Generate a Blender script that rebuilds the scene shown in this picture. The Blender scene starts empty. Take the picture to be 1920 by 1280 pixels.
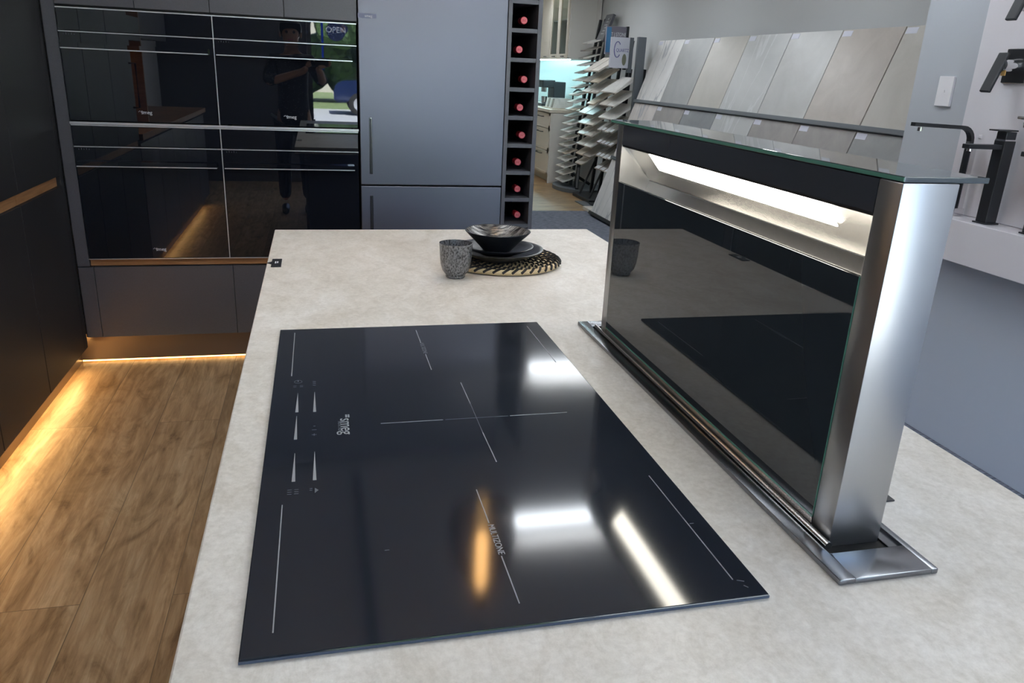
import bpy, bmesh, math, random
from mathutils import Vector, Matrix
random.seed(7)
S = bpy.context.scene
COL = S.collection
PI = math.pi

# ------------------------------------------------------------------ camera
YAW, PITCH, ROLL, FPX = 0.25063, 0.33534, 0.04721, 1455.05
CAM = Vector((0.08229, -0.57295, 1.38877))
def cam_axes():
    cy, sy, cp, sp = math.cos(YAW), math.sin(YAW), math.cos(PITCH), math.sin(PITCH)
    f = Vector((sy*cp, cy*cp, -sp)); r = Vector((cy, -sy, 0)); u = r.cross(f)
    c, s = math.cos(ROLL), math.sin(ROLL)
    return c*r + s*u, -s*r + c*u, f
_r, _u, _f = cam_axes()
cd = bpy.data.cameras.new('camera'); cam = bpy.data.objects.new('camera', cd); COL.objects.link(cam)
cam.matrix_world = Matrix(((_r.x, _u.x, -_f.x, CAM.x), (_r.y, _u.y, -_f.y, CAM.y), (_r.z, _u.z, -_f.z, CAM.z), (0, 0, 0, 1)))
cd.sensor_width = 36; cd.lens = FPX/1920*36; cd.clip_start = 0.005; cd.clip_end = 200
S.camera = cam

# ------------------------------------------------------------------ view, world, sun, daylight
S.view_settings.view_transform = 'Standard'; S.view_settings.look = 'None'
S.view_settings.gamma = 1; S.view_settings.use_curve_mapping = False
S.view_settings.exposure = 0.0
S.cycles.use_denoising = True
S.cycles.max_bounces = 10; S.cycles.glossy_bounces = 6; S.cycles.transparent_max_bounces = 12
S.cycles.caustics_reflective = False; S.cycles.caustics_refractive = False
S.cycles.sample_clamp_indirect = 6
W = bpy.data.worlds.new('world'); S.world = W; W.use_nodes = True
wn = W.node_tree.nodes; wl = W.node_tree.links; wn.clear()
wo = wn.new('ShaderNodeOutputWorld'); wb = wn.new('ShaderNodeBackground'); sk = wn.new('ShaderNodeTexSky')
sk.sky_type = 'NISHITA'; sk.sun_disc = False; sk.sun_elevation = math.radians(55); sk.sun_rotation = math.radians(20)
wb.inputs['Strength'].default_value = 1.6
tn = wn.new('ShaderNodeMix'); tn.data_type = 'RGBA'; tn.blend_type = 'MULTIPLY'; tn.inputs[0].default_value = 1; tn.inputs[7].default_value = (1, .90, .97, 1); wl.new(sk.outputs[0], tn.inputs[6]); wl.new(tn.outputs[2], wb.inputs['Color']); wl.new(wb.outputs[0], wo.inputs[0])
sd = bpy.data.lights.new('sun', 'SUN'); sun = bpy.data.objects.new('sun', sd); COL.objects.link(sun)
sd.energy = 70.0; sd.angle = 0.01; sd.color = (1, .95, .88); sun.rotation_euler = (math.radians(-38), math.radians(10), 0)
pd = bpy.data.lights.new('window_portal', 'AREA'); po = bpy.data.objects.new('window_portal', pd); COL.objects.link(po)
pd.shape = 'RECTANGLE'; pd.size = 2.56; pd.size_y = 1.9; pd.cycles.is_portal = True
po.location = (1.28, -3.0, 1.37); po.rotation_euler = (math.radians(90), 0, 0)
CEIL = 2.42
LINEAR_E, STRIP_E, HOODLAMP_E, BULB_E, TEAL_E = 24.0, 34.0, 16.0, 130.0, 60.0
CEIL_FILL_E = 13.0  # strength of the added upward glow that brightens the ceiling

# ------------------------------------------------------------------ materials
MATS = {}
def mat(name, color=(.5,.5,.5), rough=.5, metal=0, spec=.5, ior=1.5, coat=0, trans=0, emit=None, estr=0):
    m = bpy.data.materials.new(name); m.use_nodes = True
    b = m.node_tree.nodes['Principled BSDF']
    b.inputs['Base Color'].default_value = (*color, 1); b.inputs['Roughness'].default_value = rough
    b.inputs['Metallic'].default_value = metal; b.inputs['Specular IOR Level'].default_value = spec
    b.inputs['IOR'].default_value = ior; b.inputs['Coat Weight'].default_value = coat
    b.inputs['Transmission Weight'].default_value = trans
    if emit: b.inputs['Emission Color'].default_value = (*emit, 1); b.inputs['Emission Strength'].default_value = estr
    MATS[name] = m; return m
def nt(m): return m.node_tree.nodes, m.node_tree.links, m.node_tree.nodes['Principled BSDF']
def coords(m, scale=(1,1,1), rot=(0,0,0)):
    n, l, b = nt(m); tc = n.new('ShaderNodeTexCoord'); mp = n.new('ShaderNodeMapping')
    mp.inputs['Scale'].default_value = scale; mp.inputs['Rotation'].default_value = rot
    l.new(tc.outputs['Object'], mp.inputs['Vector']); return mp.outputs[0]
def noise(m, vec, scale, detail=4, rough=.6, dist=0):
    n, l, b = nt(m); t = n.new('ShaderNodeTexNoise'); l.new(vec, t.inputs['Vector'])
    t.inputs['Scale'].default_value = scale; t.inputs['Detail'].default_value = detail
    t.inputs['Roughness'].default_value = rough; t.inputs['Distortion'].default_value = dist; return t.outputs['Fac']
def ramp(m, fac, stops):
    n, l, b = nt(m); r = n.new('ShaderNodeValToRGB'); e = r.color_ramp.elements
    while len(e) < len(stops): e.new(.5)
    for i, (p, c) in enumerate(stops):
        e[i].position = p; e[i].color = (*c, 1) if len(c) == 3 else c
    l.new(fac, r.inputs[0]); return r.outputs[0]
def mix(m, a, b_, fac, mode='MIX'):
    n, l, b = nt(m); x = n.new('ShaderNodeMix'); x.data_type = 'RGBA'; x.blend_type = mode
    for k, v in ((0, fac), (6, a), (7, b_)):
        if hasattr(v, 'is_linked') or hasattr(v, 'links'): l.new(v, x.inputs[k])
        else: x.inputs[k].default_value = v if k == 0 else (*v, 1)
    return x.outputs[2]
def base(m, out): n, l, b = nt(m); l.new(out, b.inputs['Base Color'])
def bump(m, fac, strength=.1, dist=.01):
    n, l, b = nt(m); u = n.new('ShaderNodeBump'); u.inputs['Strength'].default_value = strength
    u.inputs['Distance'].default_value = dist; l.new(fac, u.inputs['Height']); l.new(u.outputs[0], b.inputs['Normal'])
def g(v): return (v/255.0)**2.2
def rgb(r, gg, b): return (g(r), g(gg), g(b))

m = mat('counter', rough=.42)
v = coords(m, (1, .65, 1)); v1 = coords(m)
a = ramp(m, noise(m, v, 7, 8, .68, .6), [(.32, rgb(206,199,187)), (.5, rgb(222,217,208)), (.7, rgb(233,230,224))])
b2 = ramp(m, noise(m, v1, 120, 5, .75), [(.36, (.86,.85,.835)), (.62, (1,1,1))])
c2 = ramp(m, noise(m, v, 26, 6, .75, 1.2), [(.40, (.87,.86,.84)), (.56, (1,1,1))])
base(m, mix(m, mix(m, a, b2, 1.0, 'MULTIPLY'), c2, .8, 'MULTIPLY'))
bump(m, noise(m, v1, 260, 2), .04, .002)

def planks(name, along_y=True, w=.2, L=1.25, cols=None, dark=1.0):
    m = mat(name, rough=.38); n, l, b = nt(m)
    tc = n.new('ShaderNodeTexCoord'); sep = n.new('ShaderNodeSeparateXYZ'); cmb = n.new('ShaderNodeCombineXYZ')
    ofs = n.new('ShaderNodeVectorMath'); ofs.operation = 'ADD'; ofs.inputs[1].default_value = (.115, .45, 0); l.new(tc.outputs['Object'], ofs.inputs[0]); l.new(ofs.outputs[0], sep.inputs[0])
    if along_y: l.new(sep.outputs[1], cmb.inputs[0]); l.new(sep.outputs[0], cmb.inputs[1])
    else: l.new(sep.outputs[0], cmb.inputs[0]); l.new(sep.outputs[1], cmb.inputs[1])
    br = n.new('ShaderNodeTexBrick'); l.new(cmb.outputs[0], br.inputs['Vector'])
    br.offset = .37; br.offset_frequency = 2
    for k, vv in (('Scale', 1), ('Brick Width', L), ('Row Height', w), ('Mortar Size', .0012), ('Mortar Smooth', .0), ('Bias', 0)): br.inputs[k].default_value = vv
    br.inputs['Color1'].default_value = (0, 0, 0, 1); br.inputs['Color2'].default_value = (1, 1, 1, 1); br.inputs['Mortar'].default_value = (.5, .5, .5, 1)
    # grain: stretched, offset per plank
    ad = n.new('ShaderNodeVectorMath'); ad.operation = 'MULTIPLY_ADD'
    l.new(br.outputs['Color'], ad.inputs[0]); ad.inputs[1].default_value = (5, 9, 3); l.new(cmb.outputs[0], ad.inputs[2])
    mp = n.new('ShaderNodeMapping'); mp.inputs['Scale'].default_value = (1.1, 11, 1); l.new(ad.outputs[0], mp.inputs[0])
    mp2 = n.new('ShaderNodeMapping'); mp2.inputs['Scale'].default_value = (1.0, 3.2, 1); l.new(ad.outputs[0], mp2.inputs[0])
    mp3 = n.new('ShaderNodeMapping'); mp3.inputs['Scale'].default_value = (4, 75, 1); l.new(ad.outputs[0], mp3.inputs[0])
    c = cols or [rgb(150,112,70), rgb(178,140,96), rgb(205,172,126)]
    grain = ramp(m, noise(m, mp.outputs[0], 2.2, 7, .62, 1.2), [(.28, c[0]), (.5, c[1]), (.72, c[2])])
    knots = ramp(m, noise(m, mp2.outputs[0], 2.4, 6, .62, 2.2), [(.30, (.36,.30,.25)), (.41, (.74,.70,.65)), (.55, (1,1,1))])
    fine = ramp(m, noise(m, mp3.outputs[0], 2.5, 4, .6, .3), [(.34, (.82,.80,.77)), (.6, (1,1,1))])
    tone = ramp(m, br.outputs['Color'], [(0, (.70,.69,.67)), (1, (1,1,1))])
    o = mix(m, mix(m, mix(m, grain, knots, .9, 'MULTIPLY'), fine, .8, 'MULTIPLY'), tone, 1.0, 'MULTIPLY')
    mm = n.new('ShaderNodeMath'); mm.operation = 'MULTIPLY'; mm.inputs[1].default_value = .7; l.new(br.outputs['Fac'], mm.inputs[0]); o = mix(m, o, (.09,.065,.042), mm.outputs[0])
    base(m, o); return m
planks('floor_wood', True, .23, 1.8, [rgb(160,130,98), rgb(196,165,128), rgb(222,196,160)])
planks('floor_oak_far', False, .14, 1.4, [rgb(150,118,82), rgb(178,146,106), rgb(196,168,128)])
m = mat('carpet', rough=.95, spec=.1)
base(m, ramp(m, noise(m, coords(m, (3, 14, 1)), 6, 4, .7), [(.35, rgb(84,88,98)), (.65, rgb(132,136,148))]))
m = mat('timber', rough=.45)
base(m, ramp(m, noise(m, coords(m, (2, 2, 30)), 3, 5, .6, .5), [(.3, rgb(140,98,62)), (.7, rgb(182,136,94))]))
m = mat('laminate', (.07,.07,.08), .34)
base(m, ramp(m, noise(m, coords(m, (1, 1, 1)), 160, 3), [(.3, (.086,.088,.102)), (.7, (.098,.100,.116))]))
m = mat('laminate_dark', (.018,.017,.018), .5)
base(m, ramp(m, noise(m, coords(m, (1, 1, 1)), 120, 3), [(.3, (.016,.016,.018)), (.7, (.022,.022,.025))]))
mat('carcass', (.012,.012,.014), .6)
m = mat('plinth', (.22,.17,.135), .33, metal=.75)
m = mat('black_glass', (.006,.008,.013), .012, ior=1.72)
m = mat('hob_glass', (.014,.018,.027), .085, ior=1.58)
mat('hood_glass', (.025,.032,.040), .015, ior=1.6)
mat('band_glass', (.046,.052,.064), .12, ior=1.6)
m = mat('top_glass', (.055,.068,.078), .02, ior=1.5)
mat('glass_edge', (.10,.26,.20), .15)
mat('hob_edge', (.05,.07,.11), .3)
def brushed(name, color, rough, axis):
    m = mat(name, color, rough, metal=1); sc = [300, 300, 300]; sc[axis] = 3
    f = noise(m, coords(m, tuple(sc)), 1, 2, .5); n, l, b = nt(m)
    mr = n.new('ShaderNodeMapRange'); l.new(f, mr.inputs[0]); mr.inputs[3].default_value = rough*.93; mr.inputs[4].default_value = rough*1.08
    l.new(mr.outputs[0], b.inputs['Roughness']); return m
brushed('steel', (.45,.455,.46), .35, 2)
brushed('steel_h', (.60,.59,.58), .24, 1)
brushed('steel_dark', (.24,.25,.27), .22, 1)
m = brushed('fridge_steel', (.172,.180,.216), .42, 2)
mat('bright_trim', (.86,.87,.90), .25, metal=.6)
mat('chrome', (.8,.8,.82), .06, metal=1)
mat('white_print', rgb(225,228,232), .5)
mat('grey_print', rgb(140,143,147), .5)
mat('faint_print', rgb(88,92,100), .5)
mat('black_matte', (.012,.014,.018), .42)
mat('rack_black', (.012,.014,.018), .45)
mat('rack_grey', rgb(96,102,108), .5)
mat('black_slot', (.002,.002,.002), .8)
m = mat('wall_paint', rgb(208,210,211), .7)
mat('wall_paint_blue', rgb(184,190,198), .6)
m = mat('ceiling_paint', rgb(228,228,226), .8)
mat('gloss_white', rgb(228,226,232), .10)
mat('gloss_grey', rgb(196,206,220), .14)
mat('white_paint', rgb(222,220,216), .4)
mat('white_warm', rgb(226,218,204), .4)
mat('switch_white', rgb(238,238,242), .3)
mat('bottle_glass', (.006,.008,.007), .12)
m = mat('foil_red', rgb(190,52,66), .38, metal=.2)
mat('foil_end', rgb(222,120,126), .45)
mat('linear_light', (1,1,1), emit=(.88,.94,1), estr=LINEAR_E)
mat('hood_lamp', (1,1,1), emit=(1,.95,.82), estr=HOODLAMP_E)
mat('led_warm', (1,1,1), emit=(1,.60,.22), estr=STRIP_E); mat('led_warm_soft', (1,1,1), emit=(1,.56,.18), estr=5)
mat('uplight_fill', (1,1,1), emit=(.95,.97,1), estr=CEIL_FILL_E)
mat('bulb_warm', (1,1,1), emit=(1,.60,.22), estr=BULB_E)
mat('cabinet_fill_glow', (1,1,1), emit=(1,.93,.8), estr=6)  # glow for the fill strip added inside the far glass cabinet
mat('led_teal', (1,1,1), emit=(.55,.92,1), estr=TEAL_E)
m = mat('smoked_glass', (.02,.02,.02), .03); n, l, b = nt(m)
tr = n.new('ShaderNodeBsdfTransparent'); tr.inputs[0].default_value = (.55,.52,.5,1); mx = n.new('ShaderNodeMixShader'); mx.inputs[0].default_value = .35
l.new(tr.outputs[0], mx.inputs[1]); l.new(b.outputs[0], mx.inputs[2]); l.new(mx.outputs[0], n['Material Output'].inputs[0])
def pane_mat(name, tint, w=.08):
    m = mat(name, (.8,.85,.85), .01); n, l, b = nt(m)
    tr = n.new('ShaderNodeBsdfTransparent'); tr.inputs[0].default_value = (*tint, 1); gl = n.new('ShaderNodeBsdfGlossy'); gl.inputs['Roughness'].default_value = .01
    mx = n.new('ShaderNodeMixShader'); fr = n.new('ShaderNodeFresnel'); ge = n.new('ShaderNodeNewGeometry'); ma = n.new('ShaderNodeMath'); ma.operation = 'MULTIPLY_ADD'; ma.inputs[1].default_value = 1/1.45-1.45; ma.inputs[2].default_value = 1.45; l.new(ge.outputs['Backfacing'], ma.inputs[0]); l.new(ma.outputs[0], fr.inputs[0])
    l.new(fr.outputs[0], mx.inputs[0]); l.new(tr.outputs[0], mx.inputs[1]); l.new(gl.outputs[0], mx.inputs[2]); l.new(mx.outputs[0], n['Material Output'].inputs[0])
pane_mat('window_glass', (.93,.96,.96)); pane_mat('cabinet_glass', (.8,.84,.82))
def stone(name, c1, c2, scale=3, vein=None, stretch=(1,1,1), rough=.35):
    m = mat(name, rough=rough); v = coords(m, stretch, (0, .35, .5))
    o = ramp(m, noise(m, v, scale, 6, .6, .8), [(.3, c1), (.7, c2)])
    if vein:
        f = ramp(m, noise(m, coords(m, (.6, 3.2, .55), (.25, .0, 0)), 1.3, 5, .5, .35), [(.485, (0,0,0)), (.5, (.9,.9,.9)), (.515, (0,0,0))])
        o = mix(m, o, vein, f)
    base(m, o); return m
stone('marble', rgb(222,220,218), rgb(240,239,238), 3, rgb(160,162,168))
stone('marble_warm', rgb(214,206,202), rgb(238,232,228), 4, rgb(168,170,178))
stone('stone_grey', rgb(142,144,144), rgb(160,161,160))
stone('stone_dark', rgb(122,126,130), rgb(142,146,149))
stone('stone_beige', rgb(178,174,166), rgb(192,188,180))
stone('stone_light', rgb(184,186,186), rgb(202,203,202), 2, rgb(212,213,214), (.5,.5,1.4))
stone('stone_pale', rgb(180,180,178), rgb(196,196,194))
stone('stone_taupe', rgb(174,166,158), rgb(190,182,174), 5)
stone('stone_mid', rgb(148,144,142), rgb(166,162,158), 6)
stone('board_cream', rgb(206,198,188), rgb(226,220,212), 14)
stone('board_white', rgb(214,212,208), rgb(236,234,230), 14)
stone('board_grey', rgb(140,134,128), rgb(164,158,150), 14)
stone('board_beige', rgb(190,178,160), rgb(212,200,182), 14)
m = mat('ceramic', (.03,.03,.035), .26, metal=.5)
f = noise(m, coords(m, (1,1,.6)), 260, 3, .7); base(m, ramp(m, f, [(.38, (.03,.031,.034)), (.56, (.26,.265,.28))])); bump(m, f, .25, .002)
m = mat('ceramic_dark', (.014,.016,.02), .3); bump(m, noise(m, coords(m), 60, 3), .2, .003)
m = mat('ceramic_gloss', (.03,.03,.035), .12, metal=.3)
f = noise(m, coords(m, (1, 6, 1)), 22, 5, .7, 1); base(m, ramp(m, f, [(.42, (.02,.02,.024)), (.62, (.32,.31,.29))])); bump(m, f, .3, .003)
m = mat('straw', rgb(205,182,140), .7)
m = mat('straw_black', rgb(30,28,28), .7)
m = mat('herringbone', rgb(235,238,236), .3)
n, l, b = nt(m); wv = n.new('ShaderNodeTexWave'); l.new(coords(m, (1, 1, 1)), wv.inputs[0]); wv.inputs['Scale'].default_value = 9; wv.inputs['Distortion'].default_value = 2
base(m, ramp(m, wv.outputs['Fac'], [(.3, rgb(196,208,206)), (.7, rgb(240,242,240))]))
mat('skin', rgb(206,160,132), .5); mat('hair', (.02,.015,.012), .5)
m = mat('dotted_shirt', (.015,.015,.018), .8)
n, l, b = nt(m); vo = n.new('ShaderNodeTexVoronoi'); vo.inputs['Scale'].default_value = 55; l.new(coords(m), vo.inputs['Vector'])
base(m, ramp(m, vo.outputs['Distance'], [(.12, rgb(190,188,186)), (.2, (.014,.014,.017))]))
mat('trousers', (.008,.009,.014), .8); mat('shoe', (.01,.01,.01), .4)
mat('asphalt', rgb(176,180,186), .9); mat('concrete', rgb(200,198,192), .9); mat('grass', rgb(120,138,98), .9)
m = mat('leaf', rgb(60,100,45), .7); base(m, ramp(m, noise(m, coords(m), 9, 5, .7), [(.35, rgb(14,30,18)), (.65, rgb(96,128,80))]))
mat('bark', rgb(80,62,48), .9); mat('car_blue', rgb(26,40,74), .15, coat=1); mat('tyre', (.01,.01,.01), .8)

for nm_, c_ in (('decal_grey', rgb(128,136,160)), ('decal_blue', rgb(90,120,200)), ('decal_white', rgb(255,255,255))):
    m = mat(nm_, c_, .5); n, l, b = nt(m); tl = n.new('ShaderNodeBsdfTranslucent'); tl.inputs[0].default_value = (*c_, 1)
    mx = n.new('ShaderNodeMixShader'); mx.inputs[0].default_value = .95; l.new(b.outputs[0], mx.inputs[1]); l.new(tl.outputs[0], mx.inputs[2]); l.new(mx.outputs[0], n['Material Output'].inputs[0])

mat('sign_mauve', rgb(134,130,144), .5); mat('sign_blue', rgb(80,140,190), .5); mat('sign_white', rgb(214,216,228), .4)
mat('sign_purple', rgb(100,100,160), .5); mat('sign_olive', rgb(120,122,106), .5); mat('sign_charcoal', rgb(74,76,82), .5)
mat('building', rgb(190,186,178), .9)
mat('brass_card', rgb(214,168,104), .6)

# ------------------------------------------------------------------ mesh helpers
class MB:
    def __init__(s): s.bm = bmesh.new()
    def box(s, x0, x1, y0, y1, z0, z1, bev=0, seg=2, rot=None):
        r = bmesh.ops.create_cube(s.bm, size=1); vs = r['verts']
        for w in vs: w.co = Vector((x0+(w.co.x+.5)*(x1-x0), y0+(w.co.y+.5)*(y1-y0), z0+(w.co.z+.5)*(z1-z0)))
        if rot: bmesh.ops.transform(s.bm, matrix=rot, verts=vs)
        if bev: bmesh.ops.bevel(s.bm, geom=list({e for w in vs for e in w.link_edges}), offset=bev, segments=seg, affect='EDGES', profile=.5)
        return s
    def prism(s, pts, vec, bev=0):
        vs = [s.bm.verts.new(Vector(p)) for p in pts]; f = s.bm.faces.new(vs)
        r = bmesh.ops.extrude_face_region(s.bm, geom=[f]); nv = [e for e in r['geom'] if isinstance(e, bmesh.types.BMVert)]
        for w in nv: w.co += Vector(vec)
        if bev: bmesh.ops.bevel(s.bm, geom=list({e for w in vs+nv for e in w.link_edges}), offset=bev, segments=2, affect='EDGES')
        return s
    def quad(s, *pts): s.bm.faces.new([s.bm.verts.new(Vector(p)) for p in pts]); return s
    def lathe(s, prof, seg=40, loc=(0,0,0), M=None, wob=None):
        rings = []; M = M or Matrix.Identity(4)
        for j, (r, z) in enumerate(prof):
            if r < 1e-6: rings.append([s.bm.verts.new(Vector(loc)+M@Vector((0,0,z)))])
            else:
                ring = []
                for i in range(seg):
                    a_ = 2*PI*i/seg; k = 1+(wob(a_, j) if wob else 0)
                    ring.append(s.bm.verts.new(Vector(loc)+M@Vector((r*k*math.cos(a_), r*k*math.sin(a_), z))))
                rings.append(ring)
        for A, B in zip(rings, rings[1:]):
            for i in range(seg):
                j = (i+1) % seg
                if len(A) == 1 and len(B) == 1: continue
                if len(A) == 1: s.bm.faces.new((A[0], B[i], B[j]))
                elif len(B) == 1: s.bm.faces.new((A[i], A[j], B[0]))
                else: s.bm.faces.new((A[i], A[j], B[j], B[i]))
        return s
    def tube(s, pts, r, seg=10, flat=None):
        pts = [Vector(p) for p in pts]; rings = []
        up = Vector((0,0,1))
        for i, p in enumerate(pts):
            d = (pts[min(i+1, len(pts)-1)]-pts[max(i-1, 0)]).normalized()
            q = d.cross(up)
            if q.length < 1e-3: q = d.cross(Vector((0,1,0)))
            q.normalize(); w = q.cross(d).normalized()
            rr = r[i] if isinstance(r, (list, tuple)) else r
            fa, fb = (flat if flat else (1, 1))
            if seg == 4: angs = [PI/4+PI/2*k for k in range(4)]
            else: angs = [2*PI*k/seg for k in range(seg)]
            rings.append([s.bm.verts.new(p+q*math.cos(t)*rr*fa+w*math.sin(t)*rr*fb) for t in angs])
        for A, B in zip(rings, rings[1:]):
            for i in range(seg): s.bm.faces.new((A[i], A[(i+1)%seg], B[(i+1)%seg], B[i]))
        s.bm.faces.new(rings[0][::-1]); s.bm.faces.new(rings[-1]); return s
    def build(s, name, material, parent=None, smooth=False):
        bmesh.ops.recalc_face_normals(s.bm, faces=s.bm.faces)
        me = bpy.data.meshes.new(name); s.bm.to_mesh(me); s.bm.free()
        me.materials.append(MATS[material] if isinstance(material, str) else material)
        if smooth:
            for p_ in me.polygons: p_.use_smooth = True
            try: me.set_sharp_from_angle(angle=math.radians(40))
            except Exception: pass
        o = bpy.data.objects.new(name, me); COL.objects.link(o)
        if parent is not None:
            o.parent = parent; off = root_loc(parent)
            me.transform(Matrix.Translation(-off))
        return o
def root_loc(o):
    v_ = Vector(o.location); p_ = o.parent
    while p_: v_ += Vector(p_.location); p_ = p_.parent
    return v_
def thing(name, label, cat, loc=(0,0,0), group=None):
    o = bpy.data.objects.new(name, None); o.empty_display_size = .05; COL.objects.link(o); o.location = loc
    o['label'] = label; o['category'] = cat
    if group: o['group'] = group
    return o
def tag(o, label, cat, group=None, kind=None):
    o['label'] = label; o['category'] = cat
    if group: o['group'] = group
    if kind: o['kind'] = kind
    return o
def struct(name, mb, m_, parent=None, label=None, cat=None):
    o = mb.build(name, m_, parent)
    if parent is None:
        o['kind'] = 'structure'
        o['label'] = label or name; o['category'] = cat or name.split('_')[0]
    return o
def bx(*a_, **k): return MB().box(*a_, **k)
def text(name, body, size, origin, xdir, ydir, material, parent=None, depth=.0004, align='CENTER', sx=1):
    cu = bpy.data.curves.new(name, 'FONT'); cu.body = body; cu.size = size; cu.extrude = depth; cu.align_x = align; cu.align_y = 'CENTER'
    to = bpy.data.objects.new(name+'_tmp', cu); COL.objects.link(to)
    dg = bpy.context.evaluated_depsgraph_get(); me = bpy.data.meshes.new_from_object(to.evaluated_get(dg)); me.name = name
    bpy.data.objects.remove(to)
    X = Vector(xdir).normalized(); Y = Vector(ydir).normalized(); Z = X.cross(Y)
    M = Matrix(((X.x*sx, Y.x, Z.x, origin[0]), (X.y*sx, Y.y, Z.y, origin[1]), (X.z*sx, Y.z, Z.z, origin[2]), (0,0,0,1)))
    me.transform(M); me.materials.clear(); me.materials.append(MATS[material])
    o = bpy.data.objects.new(name, me); COL.objects.link(o)
    if parent is not None: o.parent = parent; me.transform(Matrix.Translation(-root_loc(parent)))
    return o

# ------------------------------------------------------------------ room shell
XL, XR, XR2, YW, YB, YC = -1.62, 2.58, 3.60, -3.0, 13.0, 7.35
struct('floor', bx(XL-.1, 1.30, YW-.2, YC, -.1, 0), 'floor_wood', label='brown oak plank floor in the kitchen aisle, lit warm along the cabinets', cat='floor')
struct('floor.001', bx(XL-.1, XR2+.1, YC, YB+.1, -.1, 0), 'floor_oak_far', label='pale oak plank floor beyond the grey carpet', cat='floor')
struct('floor.002', bx(1.30, XR2+.1, YW-.2, YC, -.1, 0), 'carpet', label='grey carpet tile floor between island and tile display', cat='floor')
struct('ceiling', bx(XL-.1, XR2+.3, YW-.1, YB+.1, CEIL, CEIL+.2), 'ceiling_paint', label='white shop ceiling')
struct('wall_left', bx(XL-.1, XL, YW, YB, 0, CEIL), 'wall_paint', label='plain painted wall behind the left cabinets')
struct('wall_right', bx(XR, XR2+.1, YW, 2.44, 0, CEIL), 'wall_paint_blue', label='pale blue grey wall carrying the light switch and tap display')
struct('wall_right.001', bx(XR2, XR2+.1, 2.44, YB, 0, CEIL), 'wall_paint', label='light grey wall above the leaning tile display')
struct('wall_back', bx(XL, XR2, YB, YB+.1, 0, CEIL), 'wall_paint', label='far end wall behind the white kitchen')
struct('wall_kitchen', bx(XL, 1.11, 3.79, 3.87, 0, CEIL), 'wall_paint', label='wall behind the oven cabinets')
# shopfront wall with window
WX0, WX1, WZ0, WZ1 = .0, 2.56, .42, 2.32
mb = MB(); mb.box(XL, WX0, YW-.12, YW, 0, CEIL); mb.box(WX0, WX1, YW-.12, YW, 0, WZ0); mb.box(WX0, WX1, YW-.12, YW, WZ1, CEIL); mb.box(WX1, XR, YW-.12, YW, 0, CEIL)
struct('wall_front', mb, 'laminate', label='dark shopfront wall around the window')
win = struct('window_1', MB().box(WX0, WX0+.05, YW-.09, YW-.03, WZ0, WZ1).box(WX1-.05, WX1, YW-.09, YW-.03, WZ0, WZ1).box(WX0, WX1, YW-.09, YW-.03, WZ0, WZ0+.05).box(WX0, WX1, YW-.09, YW-.03, WZ1-.05, WZ1).box(1.26, 1.30, YW-.09, YW-.03, WZ0, WZ1), 'steel_dark', label='large shopfront window facing the street')
MB().box(WX0+.05, WX1-.05, YW-.063, YW-.057, WZ0+.05, WZ1-.05).build('pane', 'window_glass', win)
# decals on the window: OPEN
dc = thing('window_sticker', 'grey speech shaped OPEN sticker on the street window, seen mirrored in the oven glass', 'sticker', (.36, YW-.066, 1.65))
pts = []
for i in range(28):
    t = 2*PI*i/28; pts.append((.335+.11*math.cos(t)+(.03 if -.1 < t < 1.2 else 0), YW-.067, 1.735+.115*math.sin(t)))
disc_ = MB().prism(pts, (0, .002, 0)).build('disc', 'decal_grey', dc)
bx(.165, .190, YW-.067, YW-.064, 1.3, 2.0).build('stripe', 'decal_blue', dc)
cut_ = text('cutter', 'OPEN', .088, (.335, YW-.066, 1.74), (1,0,0), (0,0,1), 'decal_white', dc, .01)
bo = disc_.modifiers.new('holes', 'BOOLEAN'); bo.operation = 'DIFFERENCE'; bo.solver = 'EXACT'; bo.object = cut_
bpy.context.view_layer.update()
me_ = bpy.data.meshes.new_from_object(disc_.evaluated_get(bpy.context.evaluated_depsgraph_get()))
disc_.modifiers.clear(); disc_.data = me_; bpy.data.objects.remove(cut_)
text('lettering', 'OPEN', .088, (.335, YW-.066, 1.74), (1,0,0), (0,0,1), 'decal_white', dc, 0)

# ------------------------------------------------------------------ the street outside
st = struct('floor.003', bx(-14, 16, -8.5, YW-.12, -.15, -.05), 'concrete', label='pale concrete footpath outside the window', cat='footpath')
struct('floor.004', bx(-14, 16, -21, -8.5, -.2, -.10), 'asphalt', label='street outside the window', cat='road')
struct('floor.005', bx(-14, 16, -40, -21, -.2, -.02), 'grass', label='grass verge across the street', cat='verge')
def crown(mb, c, r, n=16, seed=0):
    rnd = random.Random(seed)
    for i in range(n):
        d = Vector((rnd.uniform(-1,1), rnd.uniform(-1,1), rnd.uniform(-.8,1))).normalized()*r*rnd.uniform(.2,.75)
        res = bmesh.ops.create_icosphere(mb.bm, subdivisions=2, radius=r*rnd.uniform(.3,.5), matrix=Matrix.Translation(Vector(c)+d))
        for w in res['verts']: w.co += Vector((rnd.uniform(-1,1), rnd.uniform(-1,1), rnd.uniform(-1,1)))*r*.06
    return mb
for i, (x, y, h, nm) in enumerate([(-1.6, -22.5, 4.6, 'left'), (1.6, -23, 4.2, 'middle'), (5.0, -22.6, 4.6, 'right')]):
    t = thing('street_tree', 'leafy green tree across the street, %s of the three seen through the window' % nm, 'tree', (x, y, -.02), 'trees across the street')
    MB().tube([(x,y,-.02),(x+.1,y,h*.35),(x,y,h*.6)], [.2,.16,.1], 9).build('trunk', 'bark', t)
    crown(MB(), (x,y,h*.68), h*.42, 18, i).build('crown', 'leaf', t)
hd = crown(MB(), (0,-25,.8), .1, 1); 
for k in range(26): crown(hd, (-9+k*.8, -25, 1.2), 1.4, 6, 50+k)
tag(hd.build('hedge', 'leaf'), 'long green hedge behind the street trees', 'hedge')
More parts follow.
